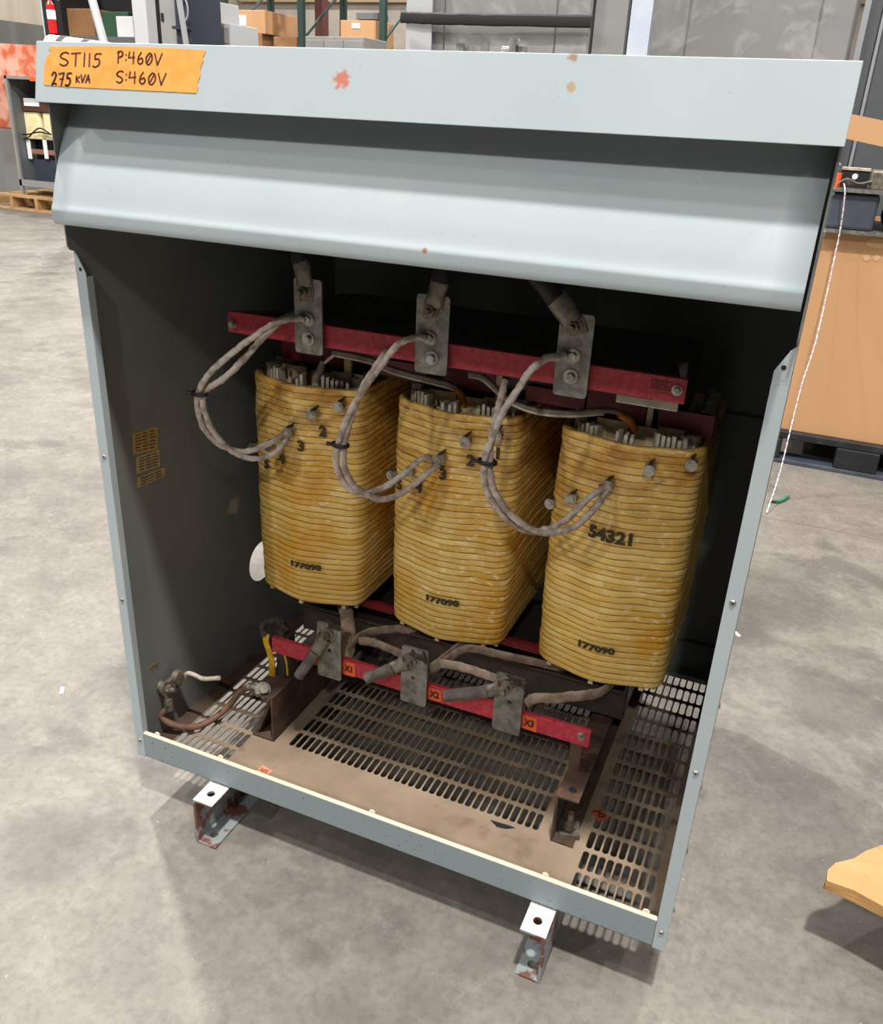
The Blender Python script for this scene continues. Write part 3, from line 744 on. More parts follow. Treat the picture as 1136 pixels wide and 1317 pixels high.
# red bars
def bar(x0, x1, y0, y1, z0, z1, name): return MB().box((x0, y0, z0), (x1, y1, z1)).build(name, 'red', tr, bevel=.0008)
ub = bar(.123, .872, .190, .199, .7905, .8255, 'upper_terminal_bar'); lb = bar(.178, .811, .197, .206, .168, .2015, 'lower_terminal_bar')
for c_, bb, r in ((at(300, 417, y=.19), ub, .0055), (at(871, 502, y=.19), ub, .0055), (at(748, 946, y=.197), lb, .0052)):
    hexbolt(MB(), c_, (0, -1, 0), r, .008, 1.35).build('bolt', 'bolt', bb)
MB().prism([Vector((.176, .199, .8245)), Vector((.122, .199, .8245)), Vector((.165, .36, .8)), Vector((.18, .36, .8))], (0, 0, -.012)).build('side_strut', 'red_dark', tr)
MB().prism([Vector((.872, .199, .8)), Vector((.835, .199, .8)), Vector((.822, .37, .8)), Vector((.832, .37, .8))], (0, 0, -.012)).build('side_strut', 'core', tr)
# printed approval box on the upper bar
c_ = at(851, 495, y=.1896); mb = MB(); W_, H_ = .014, .0065
for a, b in (((-W_, -H_), (W_, -H_ + .001)), ((-W_, H_ - .001), (W_, H_)), ((-W_, -H_), (-W_ + .001, H_)), ((W_ - .001, -H_), (W_, H_))): mb.box(c_ + Vector((a[0], 0, a[1])), c_ + Vector((b[0], .0004, b[1])))
for r, (a0, a1) in enumerate(((-.010, .010), (-.011, .009), (-.011, -.001), (.003, .010))):
    z_ = .0035 - .0033 * min(r, 2); mb.box(c_ + Vector((a0, 0, z_ - .0006)), c_ + Vector((a1, .0004, z_ + .0006)))
mb.build('printed_mark', 'ink', ub)
# terminal plates
UP = [(.259, .309), (.470, .523), (.689, .738)]; LP = [(.287, .337), (.461, .512), (.640, .691)]
def plate(x0, x1, y0, y1, z0, z1, holes, name='terminal_plate', r=.006, rot=0):
    bm = bmesh.new(); pts = fillet([(x0, 0, z0), (x1, 0, z0), (x1, 0, z1), (x0, 0, z1)], [.006] * 4, 4)
    ov = [bm.verts.new((q.x, y0, q.z)) for q in pts]; ed = [bm.edges.new((ov[i], ov[(i + 1) % len(ov)])) for i in range(len(ov))]
    for hx, hz in holes:
        hv = [bm.verts.new((hx + r * math.cos(i * math.pi / 10), y0, hz + r * math.sin(i * math.pi / 10))) for i in range(20)]
        ed += [bm.edges.new((hv[i], hv[(i + 1) % 20])) for i in range(20)]
    bmesh.ops.triangle_fill(bm, use_beauty=True, use_dissolve=False, edges=ed)
    me = bpy.data.meshes.new(name); bm.to_mesh(me); bm.free(); me.materials.append(M['steel'])
    o = bpy.data.objects.new(name, me); col.objects.link(o); put(o, tr)
    so = o.modifiers.new('solid', 'SOLIDIFY'); so.thickness = y1 - y0; so.offset = 0
    return o
ups = []
for (x0, x1), bolts in zip(UP, (((396, 411), (396, 436)), ((553, 435), (555, 461)), ((737, 458), (734, 485)))):
    p_ = plate(x0, x1, .1825, .1865, .778, .896, []); ups.append(p_)
    for u, v in bolts:
        c_ = at(u, v, y=.178); c_.y = .1805
        hexbolt(MB(), c_, (0, -1, 0), .0062, .0085, 1.75).build('bolt', 'bolt', p_)
lows = []
for (x0, x1), hole, bl in zip(LP, ((425, 836), (532, 871), (656, 902)), ((421, 855), (532, 890), (653, 926))):
    h_ = at(*hole, y=.189); p_ = plate(x0, x1, .188, .192, .157, .2765, [(h_.x, h_.z)], r=.0042); lows.append(p_)
    c_ = at(*bl, y=.188); MB().cyl((c_.x, .1875, c_.z), (c_.x, .1845, c_.z), .0062, .005, n=18).build('rivet', 'steel', p_)
# cable lugs with cut cable stubs on the upper plates
def lug(bolt_px, path, r_cable, y0, matc, plate_o, barrel_len=.33, wmax=.017, splay=1.0):
    """path: photo points with depths, from bolt to cable end"""
    b = at(*bolt_px, y=y0); P = pix(path); sp_ = spline([b] + P, 10); n = len(sp_)
    nb = int(n * barrel_len)
    d0 = (sp_[2] - sp_[0]).normalized()
    # palm
    side = d0.cross(Vector((0, -1, 0))).normalized(); nrm = Vector((0, -1, 0))
    A = b - d0 * .016; q = MB()
    q.prism([A - side * wmax * .8, A + side * wmax * .8, b + side * wmax, b + d0 * .018 + side * wmax * .92, b + d0 * .018 - side * wmax * .92, b - side * wmax], nrm * .004)
    lo = q.build('cable_lug', 'lug', plate_o, bevel=.0008)
    rr = [wmax * .95 + (r_cable * 1.12 - wmax * .95) * min(1, i / max(1, nb * .45)) for i in range(nb + 1)]
    bs = [p_ + nrm * .004 for p_ in sp_[max(0, 3):nb + 4]]
    MB().tube(bs, [wmax * .92 + (r_cable * 1.15 - wmax * .92) * min(1, i / (len(bs) * .5)) for i in range(len(bs))], 16, flat=.62, fdir=side).build('lug_barrel', 'lug', lo)
    MB().tube([p_ + nrm * .005 for p_ in sp_[nb + 2:]], r_cable, 16, wob=.05).build('cable_stub', matc, lo)
    st = MB().cyl(b + nrm * .004, b + nrm * .007, .0125, n=22); st.cyl(b + nrm * .007, b + nrm * .016, .0088, n=6); st.cyl(b + nrm * .016, b + nrm * .026, .0048, n=14)
    st.build('bolt', 'bolt_dirty', lo)
    return lo
lug((394, 374), [(392, 352, .182), (388, 335, .185), (386, 318, .19), (384, 300, .2)], .0125, .182, 'cable_black', ups[0], .4, .0145)
lug((557, 398), [(563, 378, .182), (568, 360, .185), (571, 345, .19), (575, 320, .2)], .0125, .182, 'cable_black', ups[1], .4, .0155)
lug((740, 419), [(731, 403, .182), (718, 385, .185), (700, 362, .19), (680, 335, .2), (664, 310, .215)], .0145, .182, 'cable_black', ups[2], .36, .0165)
lug((423, 814), [(413, 828, .184), (402, 845, .178), (386, 868, .165)], .0105, .1875, 'cable_dark', lows[0], .42, .0165)
lug((529, 849), [(513, 855, .184), (497, 861, .176), (472, 871, .16)], .0105, .1875, 'cable_dark', lows[1], .4, .0165)
lug((652, 881), [(634, 886, .184), (610, 889, .172), (572, 893, .15)], .0108, .1875, 'cable_dark', lows[2], .36, .0165)
# crumpled tape scraps behind the lower lugs
for i, (u, v) in enumerate(((430, 806), (540, 842), (664, 875))):
    c_ = at(u, v, y=.186); rnd = random.Random(i); pts = [c_ + Vector((rnd.uniform(-.02, .018), rnd.uniform(-.004, .0), rnd.uniform(-.012, .012))) for _ in range(9)]
    MB().tube(spline(pts, 4), .0022, 6, wob=.5, seed=i).build('tape_scrap', 'dark_rubber', lows[i])
# phase stickers
for body, q in (('X1', ((441.8, 850), (457, 854), (457, 871), (441.8, 867))), ('X2', ((551, 884), (568, 888.5), (568, 902.5), (551, 899))), ('X3', ((672.5, 919), (691, 924), (690, 942), (671.5, 936)))):
    P = [at(u, v, y=.1966) for u, v in q]
    st = MB().prism(P, (0, -.0005, 0)).build('phase_sticker', 'orange_label', lb)
    c_ = sum(P, Vector()) / 4; text_on('lettering', body, .0185, c_ + Vector((0, -.0006, 0)), (1, 0, 0), (0, 0, 1), 'ink', st, .0009, sx=.78)
# jumper cables: two strands each, tied
def interp_y(pts, ys):
    n = len(pts); m_ = len(ys); out = []
    for i, (u, v) in enumerate(pts):
        q = i / (n - 1) * (m_ - 1); j = min(int(q), m_ - 2); out.append((u, v, ys[j] + (ys[j + 1] - ys[j]) * (q - j)))
    return out
YS = [.172, .160, .140, .120, .115, .115, .125, .145, .175, .205, .235]
def jumper(s1, s2, tie_px, tip, ring_px, seed):
    rd = []
    for k_, s_ in enumerate((s1, s2)):
        ys = YS if k_ == 0 else [.205] + [y + .006 for y in YS[1:]]
        P = pix(interp_y(s_, ys)); t_ = tip[0]; P[-1] = t_ - Vector((0, 0, .001 + .007 * k_)) 
        o = MB().tube(spline(P, 9), .0052, 12, wob=.34, seed=seed + k_).build('jumper_cable', 'cable_white', tr); rd.append(o)
        MB().cyl(t_ - Vector((0, 0, .001 + .007 * k_)) - tip[1] * .004 - Vector((.012, 0, .006)), t_ - Vector((0, 0, .006 * k_)) - tip[1] * .004, .0052, n=12).build('crimp', 'lug', o)
    c_ = at(*tie_px, y=.117); MB().tube([c_ + Vector((.0135 * math.cos(a / 12 * 2 * math.pi), .009 * math.sin(a / 12 * 2 * math.pi), 0)) for a in range(13)], .0022, 8, flat=1.6).cyl(c_ + Vector((-.013, -.004, 0)), c_ + Vector((-.021, -.006, 0)), .0034, n=8).build('cable_tie', 'tie', rd[0])
    r_ = at(*ring_px, y=.178); r_.y = .1805; a_ = pix([(*s1[1], .172)])[0]
    MB().cyl(r_ + Vector((0, -.0022, 0)), r_ + Vector((0, -.004, 0)), .0095, n=22).cyl(r_ + Vector((-.006, -.003, 0)), a_, .0042, n=12).build('ring_terminal', 'bolt', rd[0])
jumper([(390, 411), (380, 409.6), (358, 414), (328, 432), (295, 457), (268, 482), (257, 502), (254, 522), (262.6, 551), (285, 573), (315, 580.6), (344, 571), (372, 551)],
       [(380, 404), (362, 412), (334, 439), (315, 460), (292, 483), (269, 499), (261, 512), (264, 532), (274, 554), (298, 580), (328, 590), (354, 582), (375, 566)], (257, 506), tips[0][2], (396, 411), 1)
jumper([(546, 434), (536, 434), (513, 442), (490.6, 470), (471, 496), (451.5, 528.5), (438.5, 560), (432, 592), (443.6, 622), (464, 635), (487, 630), (514, 613.5), (545, 589), (563, 578)],
       [(507, 440), (490, 462), (478, 480), (468, 495), (455, 528), (445, 561), (442, 595), (454, 623), (474, 637), (494, 642), (521, 632), (548, 610), (564, 598)], (438, 572), tips[1][2], (553, 435), 3)
jumper([(727, 457), (717, 459), (700, 462), (680, 480), (664, 504), (647, 531), (632, 564), (623.5, 594), (625, 624), (640, 654), (667, 678), (694, 683), (727, 669), (757, 641), (780, 612)],
       [(650, 490), (645, 510), (640, 528), (634, 556), (630, 594), (635, 628), (654, 658), (677, 677), (704, 686), (741, 676), (767, 651), (780, 626)], (627, 594), tips[2][2], (737, 458), 5)
# twin sensor leads running between the coils
def lead(pts, m1_, name='sensor_lead', r=.0032, parent=None):
    return MB().tube(spline(pix(pts), 8), r, 10).build(name, m1_, parent or tr)
l1 = [(427, 454, .23), (474, 464, .26), (507, 478, .28), (556, 491, .30), (580, 498, .31), (592, 507, .32), (598, 520, .325)]
lead([(u, v - 3, y) for u, v, y in l1], 'wire_grey', r=.0042); lead([(u, v + 2, y) for u, v, y in l1[:-1]], 'wire_pale', r=.0026)
l2 = [(603, 482, .25), (620, 486, .26), (640, 503, .27), (664, 520, .28), (694, 530, .28), (734, 533, .28), (777, 530, .29), (799, 534, .30), (811, 541, .31), (817, 553, .315)]
lead([(u, v - 2.5, y) for u, v, y in l2], 'wire_grey', r=.0046); lead([(u, v + 2, y) for u, v, y in l2[:-3]], 'wire_pale', r=.0028)
for a in ([(585, 501, .312), (592, 507, .318), (598, 521, .322)], [(797, 533, .296), (809, 541, .306), (817, 554, .312)]): lead(a, 'wire_amber', 'lead_end', .0058)
MB().tube(spline(pix([(441, 448, .27), (425, 460, .28), (418, 466, .29)]), 6), .003, 8).build('lead_end', 'wire_pale', tr)
mb = MB(); a, b = at(416, 463, y=.29), at(408, 488, y=.30); mb.cyl(a, b, .0052, .0095, n=14); mb.build('taped_lead', 'wire_grey', tr)
# taped straps from the coil bottoms to the lower plates
def strap(pts, r, seed=0, flat=.35, fdir=(0, 0, 1), name='lead_strap'):
    MB().tube(spline(pix(pts), 8), r * 1.12, 14, wob=.22, flat=flat, seed=seed, fdir=fdir).build(name, 'strap', tr)
strap([(441, 770, .34), (446, 790, .30), (449, 815, .25), (446, 840, .215), (440, 858, .205)], .0125, 1, .4, (1, 0, 0))
strap([(449, 838, .215), (458, 822, .24), (475, 813, .27), (505, 809, .31), (535, 812, .34)], .0085, 2)
strap([(462, 824, .24), (480, 826, .24), (505, 836, .23), (522, 843, .205)], .008, 3)
strap([(552, 862, .205), (568, 850, .23), (585, 836, .27), (602, 822, .32)], .010, 4)
strap([(556, 862, .21), (580, 845, .24), (602, 834, .26), (640, 841, .28), (690, 852, .31), (735, 862, .35)], .0085, 5)
strap([(566, 853, .22), (595, 858, .22), (625, 868, .21), (645, 875, .2)], .0085, 6)
strap([(676, 905, .205), (690, 898, .215), (715, 898, .22), (745, 895, .24), (770, 891, .26), (786, 880, .30), (798, 866, .34)], .0105, 7, .4)
# mounting channels inside and their hardware
ch1 = channel(.162, .212, .140, .70, .001, .104, 1, th=.004, name='mounting_channel', parent=tr)
MB().prism([(.1660, .146, .005), (.1720, .146, .005), (.2070, .146, .092), (.2070, .146, .10), (.2030, .146, .10)], (0, .05, 0)).build('gusset', 'rust', ch1)
ch2 = channel(.779, .819, .134, .70, .001, .104, -1, th=.004, name='mounting_channel', parent=tr)
c_ = at(737, 1016, z=.1042); MB().cyl((c_.x, c_.y, .1038), (c_.x, c_.y, .1044), .0072, n=20).build('bolt_hole', 'black', ch2)
c_ = Vector((.803, .168, .005)); MB().box((c_.x - .018, c_.y - .018, .005), (c_.x + .018, c_.y + .018, .011), Matrix.Rotation(.3, 3, 'Z'), c_).build('square_washer', 'lug', ch2)
hexbolt(MB(), c_ + Vector((0, 0, .011)), (0, 0, 1), .009, .012, 1.3).cyl(c_ + Vector((0, 0, .02)), c_ + Vector((0, 0, .040)), .0052, n=14).build('bolt', 'bolt_dirty', ch2)
mb = MB(); mb.box((.778, .206, .105), (.799, .2095, .204)); mb.box((.778, .2095, .105), (.808, .238, .108)); mb.build('bar_bracket', 'rust', tr, bevel=.0006)
# yellow edged bracket at the left end of the lower bar
mb = MB(); mb.box((.181, .207, .104), (.199, .222, .212)); mb.box((.176, .212, .104), (.206, .238, .200)); lbk = mb.build('bar_bracket', 'dark_rubber', tr, bevel=.003)
P = pix([(343, 815, .200), (342, 825, .198), (347, 840, .198), (350, 855, .200), (350, 873, .206)])
MB().tube(spline(P, 6), .0072, 10, flat=.3, fdir=(1, 0, 0)).build('yellow_edge', 'yellow', lbk)
P = pix([(366, 842, .206), (369, 855, .206), (370, 868, .21)])
MB().tube(spline(P, 6), .0022, 8).build('yellow_edge', 'yellow', lbk)
rnd = random.Random(3)
mb = MB()
P = pix([(341, 818, .199), (338, 808, .203), (343, 801, .212), (354, 799, .222), (364, 804, .226), (368, 814, .222)])
mb.tube(spline(P, 6), .006, 10, wob=.5, flat=1.3, fdir=(1, 0, 0))
for i in range(7):
    a = at(340 + i * 4, 803 - rnd.uniform(0, 3), y=.212); mb.cyl(a, a + Vector((rnd.uniform(-.01, .01), rnd.uniform(-.01, .01), rnd.uniform(.0, .012))), .0018, .0008, n=6)
mb.build('frayed_wrap', 'dark_rubber', lbk)

# loose things lying about
hs_ = at(772, 1048, z=.0014); ux = Vector((.75, .65, 0)).normalized(); uy = Vector((-.65, .75, 0))
o = MB().prism([hs_ - ux * .011 - uy * .013, hs_ + ux * .011 - uy * .013, hs_ + ux * .011 + uy * .013, hs_ - ux * .011 + uy * .013], (0, 0, .0006)).build('fallen_sticker', 'orange_dusty')
tag(o, 'small dusty orange sticker marked H3 lying on the slotted cabinet floor', 'sticker')
text_on('lettering', 'H3', .019, hs_ + Vector((0, 0, .0008)), -uy, ux, 'ink', o, .0008, sx=.8)
for i, (u, h, lab) in enumerate(((592, .010, 'leftmost hex nut resting on the lid edge'), (604, .007, 'small low nut just right of the leftmost nut on the lid edge'), (624, .011, 'hex nut in the middle of the row on the lid edge'), (672, .008, 'rightmost low nut on the lid edge'))):
    c_ = at(u, 66, y=.02); c_.z = TOP
    o = MB().cyl(c_, c_ + Vector((0, 0, h)), .0052, n=6).cyl(c_, c_ + Vector((0, 0, .002)), .0068, n=16).build('hex_nut', 'bolt'); tag(o, lab, 'nut', 'hardware resting on the cabinet lid')
c_ = at(655, 66, y=.02); c_.z = TOP
o = MB().cyl(c_ + Vector((-.008, 0, .004)), c_ + Vector((.004, 0, .004)), .004, n=12).cyl(c_ + Vector((.004, 0, .0)), c_ + Vector((.006, 0, .016)), .0055, n=8).build('loose_bolt', 'bolt'); tag(o, 'tall loose bolt standing near the right nuts on the lid edge', 'bolt', 'hardware resting on the cabinet lid')
# scraps on the floor
P = [at(u, v, z=GZ + .006) for u, v in ((990, 644), (998, 645.5), (1006, 643.5), (1013, 639))]
w_ = thing('cut_wire', (P[1].x, P[1].y, GZ), 'short green wire offcut with bare copper end lying on the concrete by the cardboard box', 'wire')
MB().tube(spline(P[:2], 4), .0045).build('black_sheath', 'tie', w_); MB().tube(spline(P[1:], 5), .0062).build('green_sheath', 'wire_green', w_); MB().cyl(P[3], P[3] + (P[3] - P[2]).normalized() * .012, .006, .005).build('copper_end', 'copper_wire', w_)
for nm, (u, v), lab in (('plastic_scrap', (80, 889), 'tiny white scrap on the concrete left of the cabinet'), ('paper_chip', (948, 816), 'tiny pale chip on the concrete beside the right panel of the cabinet')):
    c_ = at(u, v, z=GZ); tag(MB().box(c_ + Vector((-.004, -.012, 0)), c_ + Vector((.004, .012, .003)), Matrix.Rotation(.7, 3, 'Z'), c_).build(nm, 'paper'), lab, 'scrap')

# ================================================================== RIGHT SIDE
# plywood deck reaching in at the lower right
HB = .045
pl = thing('plywood_deck', (1.6, .2, GZ), 'pale plywood deck corner on timber bearers, jutting in from the right above the concrete', 'plywood deck')
top_px = [(1136, 1085), (1115, 1095), (1098, 1103), (1075, 1110), (1066, 1118), (1063, 1128), (1064, 1132), (1100, 1146), (1136, 1165)]
tp_ = [at(u, v, z=HB) for u, v in top_px]
d1 = (tp_[0] - tp_[3]).normalized(); d2 = (tp_[-1] - tp_[-2]).normalized()
poly = [tp_[0] + d1 * .5, *tp_, tp_[-1] + d2 * .5]
for k_ in range(4):
    z_ = -.0055 * (k_ + 1); sh = [q + Vector((.0012 * math.sin(i * 2.3 + k_), .0012 * math.cos(i * 3.1 + k_), z_)) for i, q in enumerate(poly)]
    MB().prism(sh, (0, 0, .0052)).build('plywood_ply', 'wood', pl)
MB().box((1.62, .0, GZ), (1.70, .9, HB - .023)).build('bearer', 'wood_pallet', pl)
# cardboard bulk box on a black plastic pallet
g0, g1 = at(1001, 602, z=GZ), at(1136, 620, z=GZ)
pal = thing('plastic_pallet', (1.5, 3.0, GZ), 'black plastic pallet on the concrete under the big cardboard box', 'pallet')
PYF = 2.62
mb = MB(); mb.box((.965, PYF, GZ + .105), (2.1, PYF + .95, GZ + .135)); mb.build('deck', 'black_plastic', pal, bevel=.004)
mb = MB(); mb.box((.965, PYF, GZ), (2.1, PYF + .10, GZ + .018)); mb.box((.965, PYF + .42, GZ), (2.1, PYF + .52, GZ + .018)); mb.build('runner', 'blue_grey', pal, bevel=.003)
for x0 in (.965, 1.22, 1.9):
    for y0 in (PYF, PYF + .4): MB().box((x0 - (0 if x0 < 1 else 0), y0, GZ + .018), (x0 + (.05 if x0 < 1 else .16), y0 + .14, GZ + .105)).build('block', 'black_plastic', pal, bevel=.006)
BZ1 = at(1100, 300, y=PYF + .03).z - .001
bx = thing('bulk_box', (1.5, 3.0, GZ + .135), 'big plain cardboard bulk box on the black pallet right of the grey cabinet', 'cardboard box')
mb = MB(); mb.box((.972, PYF + .03, GZ + .135), (2.05, PYF + .038, BZ1)); mb.box((.972, PYF + .9, GZ + .135), (2.05, PYF + .908, BZ1)); mb.box((.972, PYF + .038, GZ + .135), (.98, PYF + .9, BZ1)); mb.box((2.042, PYF + .038, GZ + .135), (2.05, PYF + .9, BZ1)); mb.box((.98, PYF + .038, GZ + .135), (2.042, PYF + .9, GZ + .145))
mb.build('box_walls', 'card', bx, bevel=.002)
c_ = at(1128, 313, y=PYF + .028)
MB().prism([c_ + Vector((math.cos(a) * .035 + (.03 if math.cos(a) > 0 else 0), 0, math.sin(a) * .016)) for a in [i * math.pi / 10 for i in range(20)]], (0, .0015, 0)).build('hand_hole_flap', 'carbon_edge', bx)
for u in (1115, 1128):
    c_ = at(u, 332, y=PYF + .028); MB().cyl(c_, c_ + Vector((0, .0015, 0)), .011, n=18).build('vent_hole', 'carbon_edge', bx)
# steel shelf unit standing in the box mouth: two trays
sf = thing('steel_tray_shelf', (1.5, 2.9, BZ1), 'low two-level steel tray shelf sitting on top of the big cardboard box', 'shelf')
SZ0, SZ1 = BZ1 + .001, at(1100, 243, y=PYF).z
mb = MB(); mb.box((.97, PYF - .02, SZ0), (2.05, PYF + .5, SZ0 + .012)); mb.build('lower_tray', 'steel', sf)
mb = MB(); mb.box((.97, PYF - .02, SZ1 - .012), (2.05, PYF + .5, SZ1)); mb.build('upper_tray', 'steel', sf)
for x in (.972, 2.03): MB().box((x, PYF + .45, SZ0 + .012), (x + .012, PYF + .49, SZ1 - .012)).build('upright', 'steel', sf)
b0, b1 = at(1070, 290, y=PYF), at(1124, 290, y=PYF)
o = MB().box((max(b0.x - .05, .99), PYF + .0, SZ0 + .012), (b1.x, PYF + .3, SZ1 - .016)).build('storage_bin', 'blue_grey', bevel=.012); tag(o, 'slate-grey plastic bin on the lower tray above the cardboard box', 'bin')
cr = thing('cable_coil', (b1.x + .1, PYF + .1, SZ0 + .012), 'coil of shiny black cable right of the slate bin on the lower tray', 'cable coil')
for k_ in range(6):
    R_ = .048 + .003 * (k_ % 2); cz = SZ0 + .012 + .055
    MB().tube([Vector((b1.x + .085 + .006 * math.sin(k_), PYF + .03 + k_ * .018, cz)) + Vector((math.cos(a * math.pi / 14) * R_, 0, math.sin(a * math.pi / 14) * R_)) for a in range(29)], .0085, 10).build('cable_turn', 'black', cr)
hw = thing('metal_bracket', (1.2, PYF + .1, SZ1), 'black slotted metal bracket with a pale top edge on the upper tray', 'bracket')
a, b = at(1083, 218, y=PYF + .05), at(1122, 214, y=PYF + .05)
mb = MB().box((a.x, PYF + .05, SZ1), (b.x, PYF + .06, a.z)); mb.build('plate', 'black', hw)
MB().box((a.x, PYF + .045, a.z), (b.x, PYF + .12, a.z + .008)).build('pale_edge', 'wire_pale', hw)
c_ = at(1100, 227, y=PYF + .049); MB().cyl(c_, c_ + Vector((0, .001, 0)), .010, n=16).build('slot', 'paper', hw)
a, b = at(1122, 218, y=PYF + .1), at(1136, 238, y=PYF + .1)
o = MB().box((a.x, PYF + .02, SZ1), (a.x + .3, PYF + .14, a.z)).build('steel_housing', 'lug', bevel=.006); tag(o, 'grey metal housing right of the black bracket on the upper tray', 'housing')
o = MB()
for k_ in range(5):
    rnd = random.Random(k_); y_ = PYF + .0 + .006 * k_
    o.tube(spline([at(1078 + 3 * k_, 236 - 2 * k_, y=y_), at(1090, 230 + 2 * k_, y=y_), at(1105, 236, y=y_), at(1122, 233 + k_, y=y_)], 6), .0028, 8)
o = o.build('loose_wires', 'wire_grey'); tag(o, 'tangle of grey and black wires in front of the black bracket on the upper tray', 'wires', kind='stuff')
c_ = at(1079, 225, y=PYF + .02); o = MB().cyl(c_ + Vector((0, 0, -.024)), c_ + Vector((0, 0, .024)), .012, n=16).build('orange_spool', 'orange_label'); c2 = c_; tag(o, 'small orange spool at the left end of the upper tray', 'spool')
o.location.z += SZ1 - (c_.z - .024)
# cardboard flap standing behind
a, b, c_, d_ = at(1096, 141, y=3.15), at(1160, 160, y=3.15), at(1160, 194, y=3.15), at(1090, 173, y=3.15)
cf = thing('cardboard_sheet', (1.3, 3.3, BZ1), 'torn corrugated cardboard sheet rising behind the trays at the right edge', 'cardboard')
a.x -= .1; d_.x -= .1
MB().prism([a, b, c_, d_], (0, .012, 0)).build('panel', 'card', cf)
MB().box((1.35, 3.15, GZ + .145), (1.42, 3.16, c_.z + .01)).build('upright_strip', 'card_dark', cf)
# twisted wire hanging down in front of the box
pts = [(1086, 236, PYF - .03), (1087, 250, PYF - .05), (1082, 290, PYF - .04), (1072, 340, PYF - .06), (1060, 395, PYF - .10), (1048, 445, PYF - .16), (1033, 490, PYF - .22), (1020, 540, PYF - .28), (1008, 590, PYF - .35), (998, 625, PYF - .42), (986, 660, None)]
PP = [at(u, v, y=y) if y else at(u, v, z=GZ + .004) for u, v, y in pts]
sp_ = spline(PP, 30); mb = MB()
for ph in (0, math.pi):
    mb.tube([p_ + Vector((math.cos(i * .55 + ph), math.sin(i * .55 + ph), 0)) * .0014 for i, p_ in enumerate(sp_)], .0016, 6)
o = mb.build('hanging_wire', 'string'); tag(o, 'white twisted wire hanging down in front of the big cardboard box', 'wire')

# plastic-wrapped cabinets behind the lid
def cabinet(name, px0, px1, Y, ztop, depth, label, material='cab_grey', seams=(), film=True, group=None, parts=None):
    x0, x1 = at(px0, 50, y=Y).x, at(px1, 50, y=Y).x
    r_ = thing(name, ((x0 + x1) / 2, Y + depth / 2, GZ), label, 'electrical cabinet', group)
    MB().box((x0, Y, GZ), (x1, Y + depth, ztop)).build('body', material, r_, bevel=.006)
    xs = [x0] + [at(s_, 40, y=Y).x for s_ in seams] + [x1]
    for a, b in zip(xs, xs[1:]): MB().box((a + .004, Y - .014, GZ + .08), (b - .004, Y - .001, ztop - .03)).build('door', material, r_, bevel=.002)
    if film:
        # loose wrinkled sheet in front
        n = 40; k_ = 40; vs = []
        for i in range(n + 1):
            for j in range(k_ + 1):
                x = x0 - .012 + (x1 - x0 + .024) * i / n; z = GZ + .02 + (ztop - GZ) * j / k_
                vs.append((x, Y - .035 + .016 * noise.noise(Vector((x * 3, z * 2.4, Y))), z))
        o = MB().add(vs, [(i * (k_ + 1) + j, (i + 1) * (k_ + 1) + j, (i + 1) * (k_ + 1) + j + 1, i * (k_ + 1) + j + 1) for i in range(n) for j in range(k_)], True).build('plastic_wrap', 'film', r_, recalc=False)
    return r_, x0, x1
w1, x0, x1 = cabinet('wrapped_cabinet', 528, 758, 3.2, 2.3, .8, 'tall grey cabinet in clear plastic with a black strap around it, behind the lid', seams=(573, 716), group='wrapped cabinets behind the lid')
zs = at(640, 27, y=3.15).z
MB().tube(spline([Vector((x0 - .02, 3.13, zs + .01)), Vector((x0 + .15, 3.12, zs + .004)), Vector((x0 + .4, 3.12, zs + .002)), Vector((x1 + .02, 3.13, zs))], 8), .024, 8, flat=.08, fdir=(0, 0, 1), wob=.15).build('black_strap', 'black', w1)
MB().box((x0 + .0, 3.15, GZ + .3), (x0 + .13, 3.16, 2.28)).build('wrap_reflection', 'cab_white', w1)  # pale strip stands in for the reflection on the plastic wrap
w2, x0, x1 = cabinet('wrapped_cabinet', 762, 806, 3.22, 2.3, .7, 'narrow bare grey cabinet between the two wider wrapped ones', 'cab_grey', film=False, group='wrapped cabinets behind the lid')
w3, x0, x1 = cabinet('wrapped_cabinet', 826, 1094, 3.2, 2.3, .8, 'wide grey cabinet in wrinkled clear plastic behind the right end of the lid', seams=(885, 1052), group='wrapped cabinets behind the lid')
o = MB().box((at(809, 40, y=3.1).x, 3.1, GZ), (at(836, 40, y=3.1).x, 3.14, 2.25)).build('foam_sheet', 'foam'); tag(o, 'upright white foam sheet between the wrapped cabinets', 'foam sheet')
cabinet('open_frame_cabinet', 1110, 1300, 3.9, 2.3, .6, 'grey switchgear cabinet with pale vertical edges at the far right', 'cab_dark', seams=(1135, 1180), film=False)
for i, (u0, u1, m_) in enumerate(((1101, 1109, 'post_grey'), (1126, 1130, 'post_grey'))):
    a, b = at(u0, 60, y=3.8).x, at(u1, 60, y=3.8).x
    o = MB().box((a, 3.8, GZ), (b, 3.84, 2.3)).build('steel_upright', m_); tag(o, ('wide' if i == 0 else 'thin') + ' pale steel upright in front of the far right switchgear', 'steel upright')

# ================================================================== FAR BACKGROUND
def box_px(name, px0, px1, py0, py1, Y, depth, material, label, cat, group=None, parent=None, on_floor=False, bevel=.006, z0=None):
    xa = at(px0, (py0 + py1) / 2, y=Y).x; xb = at(px1, (py0 + py1) / 2, y=Y).x; u = (px0 + px1) / 2
    z1 = at(u, py0, y=Y).z; z0 = GZ if on_floor else (z0 if z0 is not None else at(u, py1, y=Y).z)
    o = MB().box((xa, Y, z0), (xb, Y + depth, z1)).build(name, material, parent, bevel=bevel)
    if parent is None: tag(o, label, cat, group)
    return o, (xa, xb, z0, z1)
